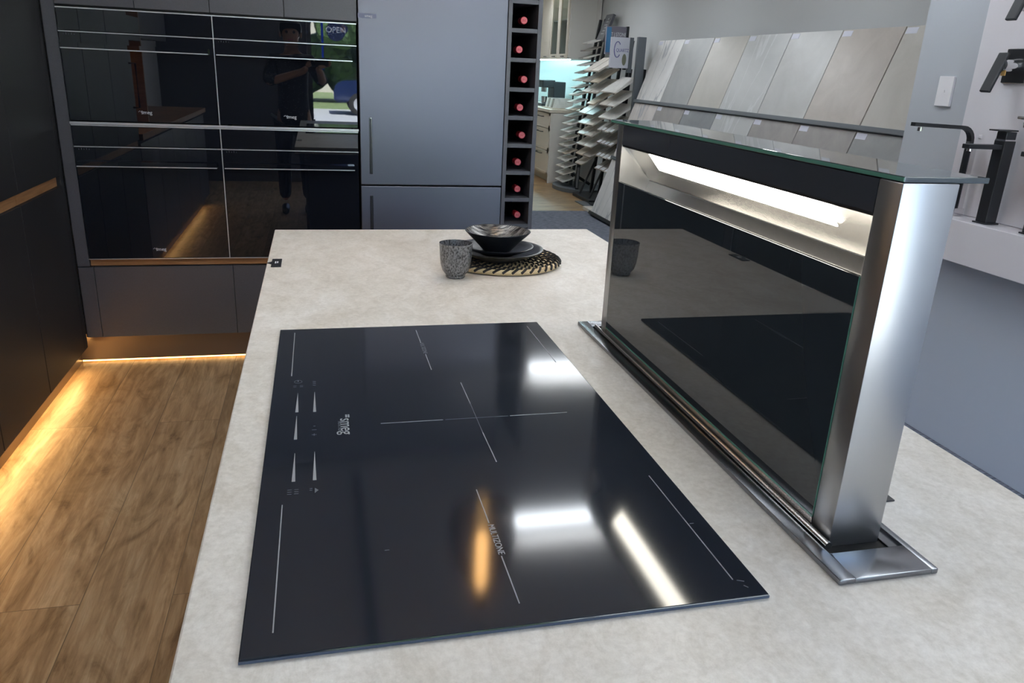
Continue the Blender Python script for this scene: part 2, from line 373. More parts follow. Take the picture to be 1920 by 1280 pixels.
car = thing('car', 'dark blue hatchback parked across the street', 'car', (2.6, -18.6, -.1))
cx, cy = 2.6, -18.6
prof = [(-2.0,.35),(-2.0,.75),(-1.85,.95),(-1.2,1.0),(-.6,1.42),(.7,1.45),(1.35,1.02),(1.95,.88),(2.05,.6),(2.0,.32)]
MB().prism([(cx+a_, cy-.82, b_-.08) for a_, b_ in prof], (0, 1.64, 0), .06).build('body', 'car_blue', car, True)
gp = [(-1.0,1.03),(-.55,1.36),(.62,1.39),(1.15,1.03)]
for s in (-1, 1): MB().prism([(cx+a_, cy+s*.815, b_-.08) for a_, b_ in gp], (0, s*.012, 0)).build('side_window', 'black_glass', car)
for a_ in (-1.25, 1.3):
    for s in (-.78, .78):
        w = MB().lathe([(0,-.1),(.30,-.1),(.33,-.07),(.33,.07),(.30,.1),(0,.1)], 28, (cx+a_, cy+s, .23), Matrix.Rotation(PI/2, 4, 'X')).build('wheel', 'tyre', car, True)
        MB().lathe([(0,-.11),(.19,-.11),(.19,.11),(0,.11)], 20, (cx+a_, cy+s, .23), Matrix.Rotation(PI/2, 4, 'X')).build('hubcap', 'chrome', w, True)
bd = thing('building', 'low beige building far across the street', 'building', (0, -34, -.1))
bx(-12, 14, -37, -34, -.1, 3.4).build('wall', 'building', bd)
for k in range(6):
    w = bx(-10+k*4, -8+k*4, -34.02, -33.97, .9, 2.3).build('window', 'black_glass', bd)

# ------------------------------------------------------------------ ceiling lights and pendant
for i, (x0, x1, y, nm) in enumerate([(.845, 2.4, 2.36, 'above the oven end of the island'), (1.44, 3.0, 4.22, 'above the carpet'), (.97, 2.4, .50, 'above the downdraft end of the island'), (1.6, 3.0, 6.1, 'above the tile display'), (1.7, 3.1, 8.0, 'above the sample racks'), (1.3, 3.0, 10.0, 'in front of the white kitchen'), (-1.2, .4, 1.2, 'above the kitchen aisle'), (-.9, .9, -1.6, 'behind the photographer'), (1.2, 2.4, -1.4, 'near the street window')]):
    t = thing('linear_light', 'white linear ceiling light '+nm, 'ceiling light', ((x0+x1)/2, y, CEIL), 'linear ceiling lights')
    MB().box(x0-.01, x1+.01, y-.055, y+.055, CEIL-.085, CEIL-.050, .004).build('housing', 'white_paint', t)
    bx(x0, x1, y-.045, y+.045, CEIL-.091, CEIL-.085).build('diffuser', 'linear_light', t)
    bx(x0, x1, y-.045, y+.045, CEIL-.0499, CEIL-.046).build('added_uplight', 'uplight_fill', t)  # added glowing strip on top, put in to brighten the ceiling
    for xx in (x0+.1, x1-.1): MB().tube([(xx, y, CEIL-.050), (xx, y, CEIL)], .0025, 6).build('suspension_wire', 'chrome', t)
PX, PY, PZ = .575, 1.63, 1.80
pt = thing('pendant_lamp', 'smoked glass pendant lamp with a long warm bulb hanging over the island', 'pendant lamp', (PX, PY, CEIL))
sh = MB().lathe([(.025,.34),(.03,.31),(.06,.27),(.095,.20),(.112,.12),(.112,.06),(.10,.0),(.098,.0),(.109,.06),(.109,.12),(.092,.20),(.058,.268),(.028,.305)], 40, (PX,PY,PZ)).build('lamp_shade', 'smoked_glass', pt, True)
MB().lathe([(0,.38),(.026,.38),(.026,.31),(0,.31)], 24, (PX,PY,PZ)).build('lamp_holder', 'black_matte', pt, True)
MB().lathe([(0,.31),(.014,.305),(.02,.28),(.02,.10),(.012,.085),(0,.08)], 20, (PX,PY,PZ)).build('bulb', 'bulb_warm', pt, True)
MB().tube([(PX,PY,PZ+.38),(PX,PY,CEIL)], .004, 8).build('cord', 'black_matte', pt)
MB().lathe([(0,-.03),(.05,-.03),(.055,-.002),(0,-.002)], 28, (PX,PY,CEIL)).build('ceiling_rose', 'black_matte', pt, True)

t = thing('lighting_track', 'slim black lighting track on the ceiling over the left edge of the island', 'lighting track', (.215, 1.0, CEIL))
bx(.195, .235, -2.0, 3.05, CEIL-.03, CEIL-.0005, bev=.002).build('track', 'black_matte', t)

# ------------------------------------------------------------------ island
IX0, IX1, IY0, IY1, CT = -.055, .955, -.42, 1.89, .896
isl = thing('island_cabinet', 'charcoal kitchen island base beneath the pale stone worktop', 'cabinet', (.45, .7, 0))
bx(.02, .93, -.38, 1.85, .10, CT-.0405).build('body', 'laminate', isl)
bx(.07, .90, -.33, 1.80, 0, .10).build('plinth', 'laminate_dark', isl)
for k in range(4):
    y0 = -.38+k*.5575; d = bx(.0, .019, y0+.003, y0+.5545, .12, CT-.075, bev=.0015, seg=1).build('door', 'laminate', isl)
wt = thing('worktop', 'pale mottled stone island worktop holding the black hob', 'worktop', (.45, .7, CT-.04))
bx(IX0, IX1, IY0, IY1, CT-.04, CT, bev=.0025).build('slab', 'counter', wt)

# hob
hob = thing('induction_hob', 'black glass induction hob with white slider markings set on the island', 'hob', (.255, .45, CT))
HZ = CT+.005
bx(0, .51, 0, .898, CT+.0005, HZ, bev=.0012).build('glass_plate', 'hob_glass', hob)
bx(.0, .51, -.0006, .0004, CT+.001, HZ-.0012).build('front_edge', 'hob_edge', hob)
def hline(a_, b_, w=.0007, mt='grey_print'):
    A = Vector((*a_, HZ)); B = Vector((*b_, HZ)); d = (B-A).normalized(); q = Vector((-d.y, d.x, 0))*w
    return [A-q, B-q, B+q, A+q]
for a_, b_ in [((.0273,.8754),(.0273,.6548)), ((.0273,.2512),(.0273,.0307)), ((.2563,.868),(.2563,.7925)), ((.2573,.732),(.2573,.6555)), ((.2567,.25),(.2567,.1744)), ((.2567,.11),(.2567,.031)), ((.4818,.872),(.4818,.6647)), ((.4845,.2494),(.4845,.0287)), ((.297,.5927),(.297,.5059)), ((.296,.4046),(.2966,.3162)), ((.1562,.4547),(.2466,.4547)), ((.3477,.4547),(.4371,.4547))]:
    MB().prism(hline(a_, b_, .0006), (0,0,.0003)).build('zone_line', 'grey_print', hob)
mb = MB()
for a_, b_ in [((.297,.5059),(.296,.4046)), ((.25,.4547),(.345,.4547)), ((.136,.1409),(.141,.1409)), ((.487,.135),(.492,.135))]: mb.prism(hline(a_, b_, .0004), (0,0,.0003))
mb.build('fine_lines', 'faint_print', hob)
for x, ya, yb in [(.0385,.582,.510), (.0385,.4968,.420), (.0385,.3794,.304), (.0638,.583,.508), (.0638,.3802,.304)]:
    MB().prism([(x-.0022,yb,HZ), (x+.0022,yb,HZ), (x+.0002,ya,HZ), (x-.0002,ya,HZ)], (0,0,.0003)).build('slider', 'grey_print', hob)
lg = text('logo', 'smeg', .026, (.1075, .4530, HZ), (0,-1,0), (1,0,0), 'grey_print', hob, .0003)
mb = MB()
for k in range(6): 
    mb.box(.1085+(k//3)*.0035-.0013, .1085+(k//3)*.0035+.0013, .4835+(k%3)*.0035-.0013, .4835+(k%3)*.0035+.0013, HZ, HZ+.0003)
mb.build('logo_dots', 'grey_print', hob)
text('small_lettering', 'INDUCTION', .0062, (.098, .4530, HZ), (0,-1,0), (1,0,0), 'faint_print', hob, .0003)
text('zone_lettering', 'MULTIZONE', .0105, (.2575, .142, HZ), (0,-1,0), (1,0,0), 'grey_print', hob, .0003)
text('zone_lettering', 'MULTIZONE', .0105, (.2575, .765, HZ), (0,-1,0), (1,0,0), 'faint_print', hob, .0003)
def hring(x, y, r, mb):
    N = 20
    for i in range(N):
        a0, a1 = 2*PI*i/N, 2*PI*(i+1)/N
        mb.prism(hline((x+r*math.cos(a0), y+r*math.sin(a0)), (x+r*math.cos(a1), y+r*math.sin(a1)), .00035), (0,0,.0003))
mb = MB(); hring(.0381, .6285, .006, mb); mb.prism(hline((.0381,.6285),(.0381,.6335)), (0,0,.0003))
for yy in (.612,.607): mb.prism(hline((.031,yy),(.036,yy), .0004), (0,0,.0003)); mb.prism(hline((.041,yy),(.046,yy), .0004), (0,0,.0003))
for yy in (.627,.620,.612): mb.prism(hline((.0610,yy),(.0655,yy-.001), .0006), (0,0,.0003))
mb.prism(hline((.0600,.4316),(.0665,.4316), .0005), (0,0,.0003)); mb.prism(hline((.0633,.4283),(.0633,.4349), .0005), (0,0,.0003))
mb.prism(hline((.0600,.4470),(.0665,.4470), .0005), (0,0,.0003)); mb.prism(hline((.0620,.4591),(.0650,.4591), .0008), (0,0,.0003))
for yy in (.284,.279,.274): mb.prism(hline((.032,yy),(.037,yy), .0004), (0,0,.0003)); mb.prism(hline((.040,yy),(.045,yy), .0004), (0,0,.0003))
for yy in (.284,.280): mb.prism(hline((.058,yy),(.0610,yy), .0005), (0,0,.0003))
mb.prism([(.064,.285,HZ),(.064,.273,HZ),(.0685,.279,HZ)], (0,0,.0003))
mb.prism(hline((.488,.027),(.495,.024), .0006), (0,0,.0003)); mb.prism(hline((.491,.018),(.494,.014), .0006), (0,0,.0003))
mb.build('control_symbols', 'faint_print', hob)

# ------------------------------------------------------------------ downdraft extractor
dd = thing('downdraft_extractor', 'raised stainless steel downdraft extractor with dark glass front and lit slot', 'extractor', (.656, .445, CT))
PTZ = CT+.007
# base plate as a ring of four strips around the opening
mb = MB()
mb.box(.595, .6145, .005, .886, CT+.0003, PTZ, .0012); mb.box(.7085, .717, .005, .886, CT+.0003, PTZ, .0012)
mb.box(.6140, .7090, .005, .051, CT+.0003, PTZ, .0012); mb.box(.6140, .7090, .852, .886, CT+.0003, PTZ, .0012)
mb.build('base_plate', 'steel_dark', dd, True)
bx(.6145, .7085, .051, .852, CT+.0003, CT+.0012).build('slot_floor', 'black_slot', dd)
MB().box(.694, .7085, .053, .85, CT+.0012, CT+.0035, .0006).build('slot_tray', 'steel_dark', dd)
mb = MB(); mb.tube([(.6205,.062,CT+.0085),(.6205,.845,CT+.0085)], .0042, 12); mb.build('front_rail', 'steel_h', dd, True)
TZ = 1.304
mb = MB(); mb.box(.626, .691, .069, .104, CT+.001, TZ, .0016); c1_ = mb.build('column', 'steel', dd, True)
mb = MB(); mb.box(.626, .691, .806, .832, CT+.001, TZ, .0016); mb.build('column', 'steel', dd, True)
bx(.6262, .634, .1045, .8055, 1.2695, TZ-.0005).build('top_band', 'band_glass', dd)
bx(.6270, .690, .1045, .8055, TZ-.004, TZ-.0002).build('top_cover', 'steel_dark', dd)
bx(.687, .690, .1045, .8055, CT+.02, TZ-.004).build('back_panel', 'steel', dd)
fg = MB().box(.6255, .6315, .1048, .8052, CT+.021, 1.2025, .0008).build('front_glass', 'hood_glass', dd)
bx(.6253, .6313, .1048, .8052, CT+.0185, CT+.0208).build('glass_lower_edge', 'glass_edge', fg)
bx(.6253, .6300, .1042, .1048, CT+.021, 1.2025).build('glass_side_edge', 'glass_edge', fg)
bx(.6258, .6335, .1048, .8052, CT+.008, CT+.0183).build('lower_rail', 'steel_h', dd)
# funnel behind the opening
y0, y1 = .1045, .8055
MB().quad((.628,y0,1.203),(.628,y1,1.203),(.680,y1,1.187),(.680,y0,1.187)).quad((.680,y0,1.187),(.680,y1,1.187),(.6865,y1,1.205),(.6865,y0,1.205)).build('lower_funnel', 'steel_h', dd)
MB().quad((.6345,y0,1.2685),(.6345,y1,1.2685),(.6875,y1,1.205),(.6875,y0,1.205)).build('sloping_funnel', 'steel_h', dd)
MB().quad((.626,y1-.001,1.269),(.626,y1-.001,1.203),(.680,y1-.001,1.187),(.688,y1-.001,1.205)).build('end_cap', 'steel', dd)
MB().prism([(.6335,.194,1.2655),(.6335,.694,1.2655),(.6560,.694,1.2385),(.6560,.194,1.2385)], (-.0012,0,-.0010)).build('lamp', 'hood_lamp', dd)
bx(.6275, .6335, .1048, .8052, 1.2660, 1.2694).build('slot_lip', 'black_matte', dd)
# glass canopy
cg = MB().box(.626, .724, .069, .87, TZ+.0004, TZ+.0060, .0008).build('canopy_glass', 'top_glass', dd)
bx(.6254, .6262, .0695, .8695, TZ+.0012, TZ+.0052).build('canopy_edge', 'glass_edge', cg)

# small flat black tags on the worktop
def worktag(x0, x1, y0, y1, label, arrow=True):
    t = thing('price_tag', label, 'tag', ((x0+x1)/2, (y0+y1)/2, CT), 'black tags on the worktop')
    MB().box(x0, x1, y0, y1, CT+.0003, CT+.0025, .0004).build('card', 'black_matte', t)
    mb = MB()
    cx_, cy_ = (x0+x1)/2, (y0+y1)/2
    mb.box(cx_-.004, cx_-.001, cy_-.010, cy_+.010, CT+.0026, CT+.003); mb.box(cx_+.001, cx_+.004, cy_-.006, cy_+.010, CT+.0026, CT+.003)
    mb.build('print', 'white_print', t)
    if arrow: MB().prism([(x0, cy_-.012, CT+.0005), (x0, cy_+.012, CT+.0005), (x0-.011, cy_, CT+.0005)], (0,0,.0018)).build('pointer', 'black_matte', t)
worktag(-.043, -.0185, 1.412, 1.494, 'small black tag with pointer lying on the island edge nearest the ovens')
worktag(.742, .7755, .146, .215, 'small black tag lying behind the downdraft extractor', False)

# ------------------------------------------------------------------ placemat, plates, bowl, cup
mx_, my_ = .556, 1.437
pm = thing('placemat', 'round woven straw placemat with black stitching under the dark plates', 'placemat', (mx_, my_, CT))
for k in range(8):
    r = .035+k*.0165
    mb = MB(); N = 64
    for i in range(N):
        a0, a1 = 2*PI*i/N, 2*PI*(i+1)/N
    P = [(mx_+r*math.cos(2*PI*i/N), my_+r*math.sin(2*PI*i/N), CT+.0085) for i in range(N+1)]
    mb.tube(P, .0088, 8, (1, .85)); mb.build('straw_coil', 'straw', pm, True)
for k in range(2, 8):
    r = .035+k*.0165; n_ = int(12+k*4.2); mb = MB()
    for i in range(n_):
        a0 = 2*PI*(i+.3*k)/n_; P = []
        for j in range(9):
            t = PI*(j/8.0); aa = a0 - .15*(j-4)/8*(1.4 if k == 7 else 1.0)
            rr = r - .0100*math.cos(t); P.append((mx_+rr*math.cos(aa), my_+rr*math.sin(aa), CT+.0085+.0090*math.sin(t)*.92))
        mb.tube(P, .0034 if k > 5 else .0026, 5)
    mb.build('stitching', 'straw_black', pm, True)
def wob(amp, n, ph): return lambda a_, j: amp*math.sin(n*a_+ph)+amp*.6*math.sin((n+2)*a_+ph*2)
ZM = CT+.017
pl1x, pl1y = .540, 1.408
p1 = MB().lathe([(0,0),(.055,0),(.06,.003),(.098,.018),(.118,.027),(.120,.030),(.116,.031),(.095,.023),(.06,.009),(0,.008)], 56, (pl1x,pl1y,ZM), wob=wob(.008,3,.5)).build('plate', 'ceramic_dark', None, True)
tag(p1, 'large dark stoneware plate, bottom of the stack on the placemat', 'plate', 'stacked dark crockery')
p2 = MB().lathe([(0,0),(.045,0),(.05,.003),(.080,.014),(.093,.020),(.095,.023),(.091,.024),(.075,.018),(.05,.008),(0,.007)], 56, (pl1x-.003,pl1y-.003,ZM+.0145), wob=wob(.008,4,1.3)).build('plate', 'ceramic_dark', None, True)
tag(p2, 'smaller dark stoneware plate between the large plate and the bowl', 'plate', 'stacked dark crockery')
p3 = thing('bowl', 'dark glazed shallow bowl on top of the plate stack', 'bowl', (pl1x-.004, pl1y, ZM+.024), 'stacked dark crockery')
bz = ZM+.0235
MB().lathe([(0,0),(.036,0),(.040,.004),(.060,.026),(.078,.043),(.0865,.052),(.086,.0535),(.083,.053)], 56, (pl1x-.004,pl1y,bz), wob=wob(.012,3,2.2)).build('outside', 'ceramic_dark', p3, True)
MB().lathe([(.0835,.0528),(.074,.043),(.055,.026),(.036,.011),(0,.008)], 56, (pl1x-.004,pl1y,bz), wob=wob(.012,3,2.2)).build('glazed_inside', 'ceramic_gloss', p3, True)
def cup(x, y, label):
    t = thing('cup', label, 'cup', (x, y, CT))
    h = .086
    MB().lathe([(0,.0),(.023,.0),(.0245,.003),(.024,.006),(.033,.018),(.0375,.034),(.0395,.052),(.0405,.074),(.0415,h),(.0398,h+.0005),(.0385,.074),(.0375,.052),(.035,.034),(.028,.018),(0,.010)], 44, (x,y,CT+.0003), wob=wob(.010,3,.4)).build('body', 'ceramic', t, True)
cup(.405, 1.288, 'speckled grey black ceramic cup standing beside the placemat')

# ------------------------------------------------------------------ oven wall
FY = 3.15
def panel(x0, x1, z0, z1, y=FY, th=.019, gap=.0012, bev=.001):
    return MB().box(x0+gap, x1-gap, y, y+th, z0+gap, z1-gap, bev, 1)
ow = thing('oven_cabinet', 'tall charcoal cabinet block built around the black ovens', 'cabinet', (-.33, 3.47, 0))
bx(-.985, .268, FY+.021, 3.78, .50, .512).build('shelf_board', 'carcass', ow)
bx(-.985, .268, FY+.021, 3.78, .14, .475).build('drawer_box', 'carcass', ow)
bx(-.985, .268, FY+.021, 3.78, 1.555, 2.38).build('top_box', 'carcass', ow)
bx(-.985, -.930, FY+.02, 3.78, .475, 1.555).build('side_box', 'carcass', ow)
bx(-.985, .268, 3.70, 3.78, .512, 1.555).build('back_board', 'carcass', ow)
panel(-.977, -.926, .478, 2.38).build('filler_strip', 'laminate', ow)
xs = [-.926, -.629, -.338, -.038, .268]
for a_, b_ in zip(xs, xs[1:]): panel(a_, b_, 1.560, 2.38).build('overhead_door', 'laminate', ow)
panel(-.977, -.912, .144, .476).build('filler_panel', 'laminate', ow)
panel(-.912, -.322, .144, .476).build('drawer', 'laminate', ow); panel(-.322, .268, .144, .476).build('drawer', 'laminate', ow)
bx(-.924, .268, FY+.012, FY+.0215, .480, .510).build('timber_handle_channel', 'timber', ow)
bx(-1.045, .268, 3.21, 3.225, .014, .142).build('plinth', 'plinth', ow)
bx(-1.03, .26, 3.2135, 3.2215, .006, .0135).build('led_strip', 'led_warm_soft', ow)
def oven(x0, x1, z0, z1, label, bandz, handz, logo=True):
    t = thing('oven', label, 'oven', ((x0+x1)/2, FY, z0), 'built in black ovens')
    bx(x0+.02, x1-.02, FY+.02, 3.68, z0+.01, z1-.01).build('body', 'carcass', t)
    MB().box(x0+.003, x1-.003, FY-.004, FY+.018, bandz+.003, z1-.002, .0012, 1).build('control_panel', 'black_glass', t)
    d = MB().box(x0+.003, x1-.003, FY-.004, FY+.018, z0+.002, bandz-.003, .0012, 1).build('door', 'black_glass', t)
    for zz, hh in ((z1-.002, .0045), (bandz-.001, .0035)):
        bx(x0+.002, x1-.002, FY-.0055, FY+.010, zz-hh/2, zz+hh/2).build('trim', 'bright_trim', t)
    bx(x0+.010, x1-.022, FY-.034, FY-.010, handz+.002, handz+.020).build('handle', 'black_glass', t)
    h = [c for c in t.children if c.name.startswith('handle')][0]
    bx(x0+.010, x1-.022, FY-.036, FY-.012, handz-.002, handz+.002).build('handle_lip', 'bright_trim', h)
    for xx in (x0+.03, x1-.05): bx(xx, xx+.015, FY-.012, FY-.004, handz+.004, handz+.018).build('handle_mount', 'black_matte', h)
    lz = z0+.042; lx = (x0+x1)/2
    text('logo', 'smeg', .021, (lx+.006, FY-.0046, lz), (1,0,0), (0,0,1), 'white_print', t, .0004, sx=1.0)
    mb = MB()
    for k in range(5): mb.box(lx-.026+k*.0042, lx-.0235+k*.0042, FY-.0049, FY-.0041, lz+.0015+(k%2)*.003, lz+.004+(k%2)*.003)
    mb.build('logo_dots', 'white_print', t)
    mb = MB()
    for k in range(5): mb.box(x0+.02+k*.010, x0+.0215+k*.010, FY-.0049, FY-.0041, bandz-.014, bandz-.014+.004+.003*(k%2))
    mb.build('indicator_marks', 'faint_print', t)
oven(-.926, -.331, 1.108, 1.552, 'upper left black glass oven, left of the oven reflecting the window', 1.461, 1.396)
oven(-.331, .266, 1.108, 1.552, 'upper right black glass oven reflecting the street window, beside the fridge', 1.461, 1.396)
oven(-.926, -.331, .514, 1.094, 'lower left black glass oven above the timber strip', 1.004, .924)
oven(-.331, .266, .514, 1.094, 'lower right black glass oven, partly hidden by the island', 1.004, .924)
mb = MB().box(-.927, .267, FY-.007, FY+.010, 1.0955, 1.1055, .001, 1)
bt = mb.build('trim_bar', 'bright_trim', ow)
bx(-.3325, -.3290, FY-.006, FY+.012, .514, 1.552).build('divider', 'bright_trim', ow)
bx(-.926, .266, FY-.006, FY+.012, .5115, .5145).build('lower_trim', 'bright_trim', ow)

# fridge
fr = thing('fridge', 'tall blue grey steel fridge with recessed bar handles between ovens and wine rack', 'fridge', (.607, 3.45, 0))
bx(.272, .944, FY+.03, 3.76, .03, 1.86).build('body', 'carcass', fr)
MB().box(.272, .944, FY-.004, FY+.028, .856, 1.86, .003).build('upper_door', 'fridge_steel', fr)
MB().box(.272, .944, FY-.004, FY+.028, .06, .850, .003).build('lower_door', 'fridge_steel', fr)
bx(.272, .944, 3.21, 3.225, 0, .03).build('plinth', 'plinth', fr)
for z0, z1 in ((.905, 1.16), (.55, .806)):
    h = MB().box(.3135, .3275, FY-.0075, FY-.003, z0, z1, .0015, 1).build('handle', 'steel_dark', fr)
    MB().box(.3165, .3235, FY-.0085, FY-.0070, z0+.006, z1-.006).build('handle_recess', 'black_matte', h)
lb = bx(.272, .353, FY-.0052, FY-.0038, 1.577, 1.596).build('energy_label', mat('label_blue', rgb(118,124,148), .5), fr)
text('label_lettering', 'smeg', .016, (.318, FY-.0054, 1.586), (1,0,0), (0,0,1), 'white_print', lb, .0002)
fp = thing('cabinet_panel', 'charcoal overhead cupboard above the tall fridge', 'cabinet', (.607, 3.45, 1.865))
panel(.270, .946, 1.866, 2.38).build('door', 'laminate', fp); bx(.272, .944, FY+.021, 3.78, 1.866, 2.38).build('body', 'carcass', fp)

# wine rack
wr = thing('wine_rack', 'narrow vertical charcoal wine rack column with square cubbies beside the fridge', 'wine rack', (1.03, 3.4, 0))
bx(.947, .966, FY, 3.78, .14, 2.38, bev=.001).build('side_panel', 'laminate', wr)
bx(1.088, 1.108, FY, 3.78, .14, 2.38, bev=.001).build('side_panel', 'laminate', wr)
bx(.966, 1.088, 3.76, 3.78, .14, 2.38).build('back_panel', 'laminate_dark', wr)
shz = [1.6870+.129*2, 1.6870+.129, 1.6870, 1.5645, 1.4370, 1.3055, 1.1770, 1.0485, .9195, .7890, .6600, .531, .402, .273]
for z in shz: bx(.9665, 1.0875, FY+.002, 3.758, z-.009, z+.009).build('shelf', 'laminate', wr)
bx(.9665, 1.0875, FY+.002, 3.758, .14, .16).build('bottom', 'laminate', wr)
caps = [(1.034,1.623),(1.017,1.488),(1.047,1.359),(1.033,1.229),(1.053,1.101),(1.035,.971),(1.039,.836),(1.045,.703)]
ordn = ['topmost','second from top','third from top','fourth from top','fifth from top','sixth from top','seventh from top','lowest visible']
Mx = Matrix.Rotation(-PI/2, 4, 'X')
wb_proto = None
for (x, z), nm in zip(caps, ordn):
    zb = max(q for q in shz if q < z)+.009
    bxx = min(max(x, .9665+.0385), 1.0875-.0385)
    ztarget = zb+.0375
    if wb_proto is None:
        r0 = thing('wine_bottle', '', 'wine bottle', (bxx, 3.2, ztarget), 'bottles in the wine rack')
        MB().lathe([(0,.02),(.0145,.02),(.0145,.10),(.02,.125),(.034,.15),(.037,.17),(.037,.32),(.030,.326),(0,.32)], 30, (bxx,3.2,ztarget), Mx).build('glass', 'bottle_glass', r0, True)
        MB().lathe([(0,.0006),(.0158,.0006),(.0162,.006),(.0158,.06),(.0146,.06)], 26, (bxx,3.2,ztarget), Mx).build('foil_cap', 'foil_red', r0, True)
        mb = MB().lathe([(0,-.0004),(.0135,-.0004),(.0135,.0008),(0,.0008)], 22, (bxx,3.2,ztarget), Mx); mb.build('cap_end', 'foil_end', r0, True)
        mb = MB(); rn = random.Random(3)
        for k in range(4): mb.box(bxx-.008+k*.004, bxx-.006+k*.004, 3.1990, 3.1996, ztarget-.004+rn.uniform(-.003,.003), ztarget+.004+rn.uniform(-.003,.003))
        mb.build('cap_print', 'foil_red', r0); wb_proto = r0; rr_ = r0
    else:
        rr_ = wb_proto.copy(); COL.objects.link(rr_)
        for ch in list(wb_proto.children):
            c_ = ch.copy(); COL.objects.link(c_); c_.parent = rr_
        rr_.location = (bxx, 3.2, ztarget)
    rr_['label'] = 'dark wine bottle with red foil cap, %s in the rack' % nm

# ------------------------------------------------------------------ left run of cabinets
LX = -.98
lc = [(3.10, 2.60, 'nearest the ovens'), (2.597, 2.10, 'second from the ovens'), (2.097, 1.56, 'third from the ovens beside the niche')]
for i, (ya, yb, nm) in enumerate(lc):
    t = thing('pantry_cabinet', 'tall dark cabinet with timber grip, '+nm, 'cabinet', (LX-.3, (ya+yb)/2, 0), 'tall dark cabinets on the left')
    bx(XL+.02, LX-.021, yb, ya, .10, 2.38).build('body', 'carcass', t)
    MB().box(LX-.019, LX, yb+.0012, ya-.0012, .886, 2.38, .001, 1).build('upper_door', 'laminate_dark', t)
    MB().box(LX-.019, LX, yb+.0012, ya-.0012, .10, .842, .001, 1).build('lower_door', 'laminate_dark', t)
    bx(LX-.0195, LX-.012, yb, ya-.015 if i == 0 else ya, .844, .884).build('timber_grip', 'timber', t)
    if i == 2:
        MB().tube([(LX, 1.63, 1.08), (LX+.035, 1.63, 1.08), (LX+.035, 1.63, 1.33), (LX, 1.63, 1.33)], .006, 8).build('handle', 'black_matte', t)
t = thing('corner_filler', 'narrow dark filler panel in the corner between pantry cabinets and ovens', 'panel', (LX, 3.12, 0))
bx(LX-.019, LX-.0005, 3.101, FY-.001, .10, 2.38).build('upright', 'laminate_dark', t)
t = thing('kick_board', 'brown metallic kick board under the pantry cabinets', 'kick board', (-1.03, 2.0, 0))
bx(-1.045, -1.032, -1.4, 3.209, 0, .099).build('board', 'plinth', t)
bx(-1.030, -1.016, -1.3, 3.10, .088, .099).build('led_strip', 'led_warm', t)
# base cabinets and lit niche further back on the left (seen mirrored in the ovens)
t = thing('base_cabinet', 'dark base cabinet with timber benchtop below the lit niche on the left', 'cabinet', (-1.3, .1, 0))
bx(XL+.02, LX-.02, -1.4, 1.545, .10, .88).build('body', 'carcass', t)
for k in range(5): bx(LX-.019, LX, -1.4+k*.589+.0015, -1.4+(k+1)*.589-.0015, .10, .86, bev=.001, seg=1).build('door', 'laminate', t)
bx(XL+.015, LX+.02, -1.42, 1.548, .881, .919, bev=.002).build('benchtop', 'timber', t)
t = thing('wall_cabinet', 'dark wall cabinet above the timber benchtop on the left', 'cabinet', (-1.4, .1, 1.5))
bx(XL+.01, -1.25, -1.4, 1.095, 1.5, 2.38).build('body', 'laminate', t)
bx(XL+.001, XL+.012, -1.4, 1.095, .921, 1.4985).build('splashback', 'laminate', t)
t = thing('display_niche', 'timber lined niche glowing orange between the left cabinets', 'niche', (-1.3, 1.32, .92))
bx(XL+.001, XL+.012, 1.10, 1.545, .921, 2.38).build('back_board', 'timber', t)
bx(XL+.013, LX-.02, 1.10, 1.118, .921, 2.38).build('side_board', 'timber', t)
bx(XL+.013, LX-.02, 1.119, 1.545, 1.46, 1.60).build('shelf', 'laminate_dark', t)
bx(-1.30, -1.27, 1.13, 1.53, 1.452, 1.4595).build('led_strip', 'led_warm', t)
bx(-1.30, -1.27, 1.13, 1.53, 2.30, 2.3075).build('led_strip', 'led_warm', t)

# ------------------------------------------------------------------ right wall: switch, tap display
t = thing('light_switch', 'white single light switch on the pale blue grey wall', 'switch', (XR, 2.26, 1.39))
MB().box(XR-.012, XR-.0003, 2.205, 2.285, 1.330, 1.446, .002).build('plate', 'switch_white', t)
MB().box(XR-.016, XR-.012, 2.240, 2.252, 1.383, 1.393, .001).build('rocker', 'switch_white', t)
PX0 = 2.548
t = thing('display_board', 'glossy white upright board behind the tap display', 'board', (PX0+.01, .6, .94))
MB().box(PX0, XR-.0004, -.6, 2.09, .931, 2.40, .002).build('board', 'gloss_white', t)
for zz, yy in ((1.68,1.93),(1.23,1.985),(1.47,1.71)): MB().box(PX0-.004, PX0, yy-.008, yy+.008, zz-.008, zz+.008, .003).build('fixing', 'gloss_white', t)
t = thing('display_ledge', 'glossy white box ledge holding the display taps', 'ledge', (2.5, .6, .77))
MB().box(2.427, XR-.0004, -.6, 2.09, .772, .930, .0025).build('box', 'gloss_white', t)
t = thing('wall_cladding', 'large glossy grey panel on the wall beneath the tap ledge', 'cladding', (XR, .6, 0))
MB().box(XR-.022, XR-.0004, -.9, 2.05, .0, .7715, .002).build('board', 'gloss_grey', t)
LZ = .930
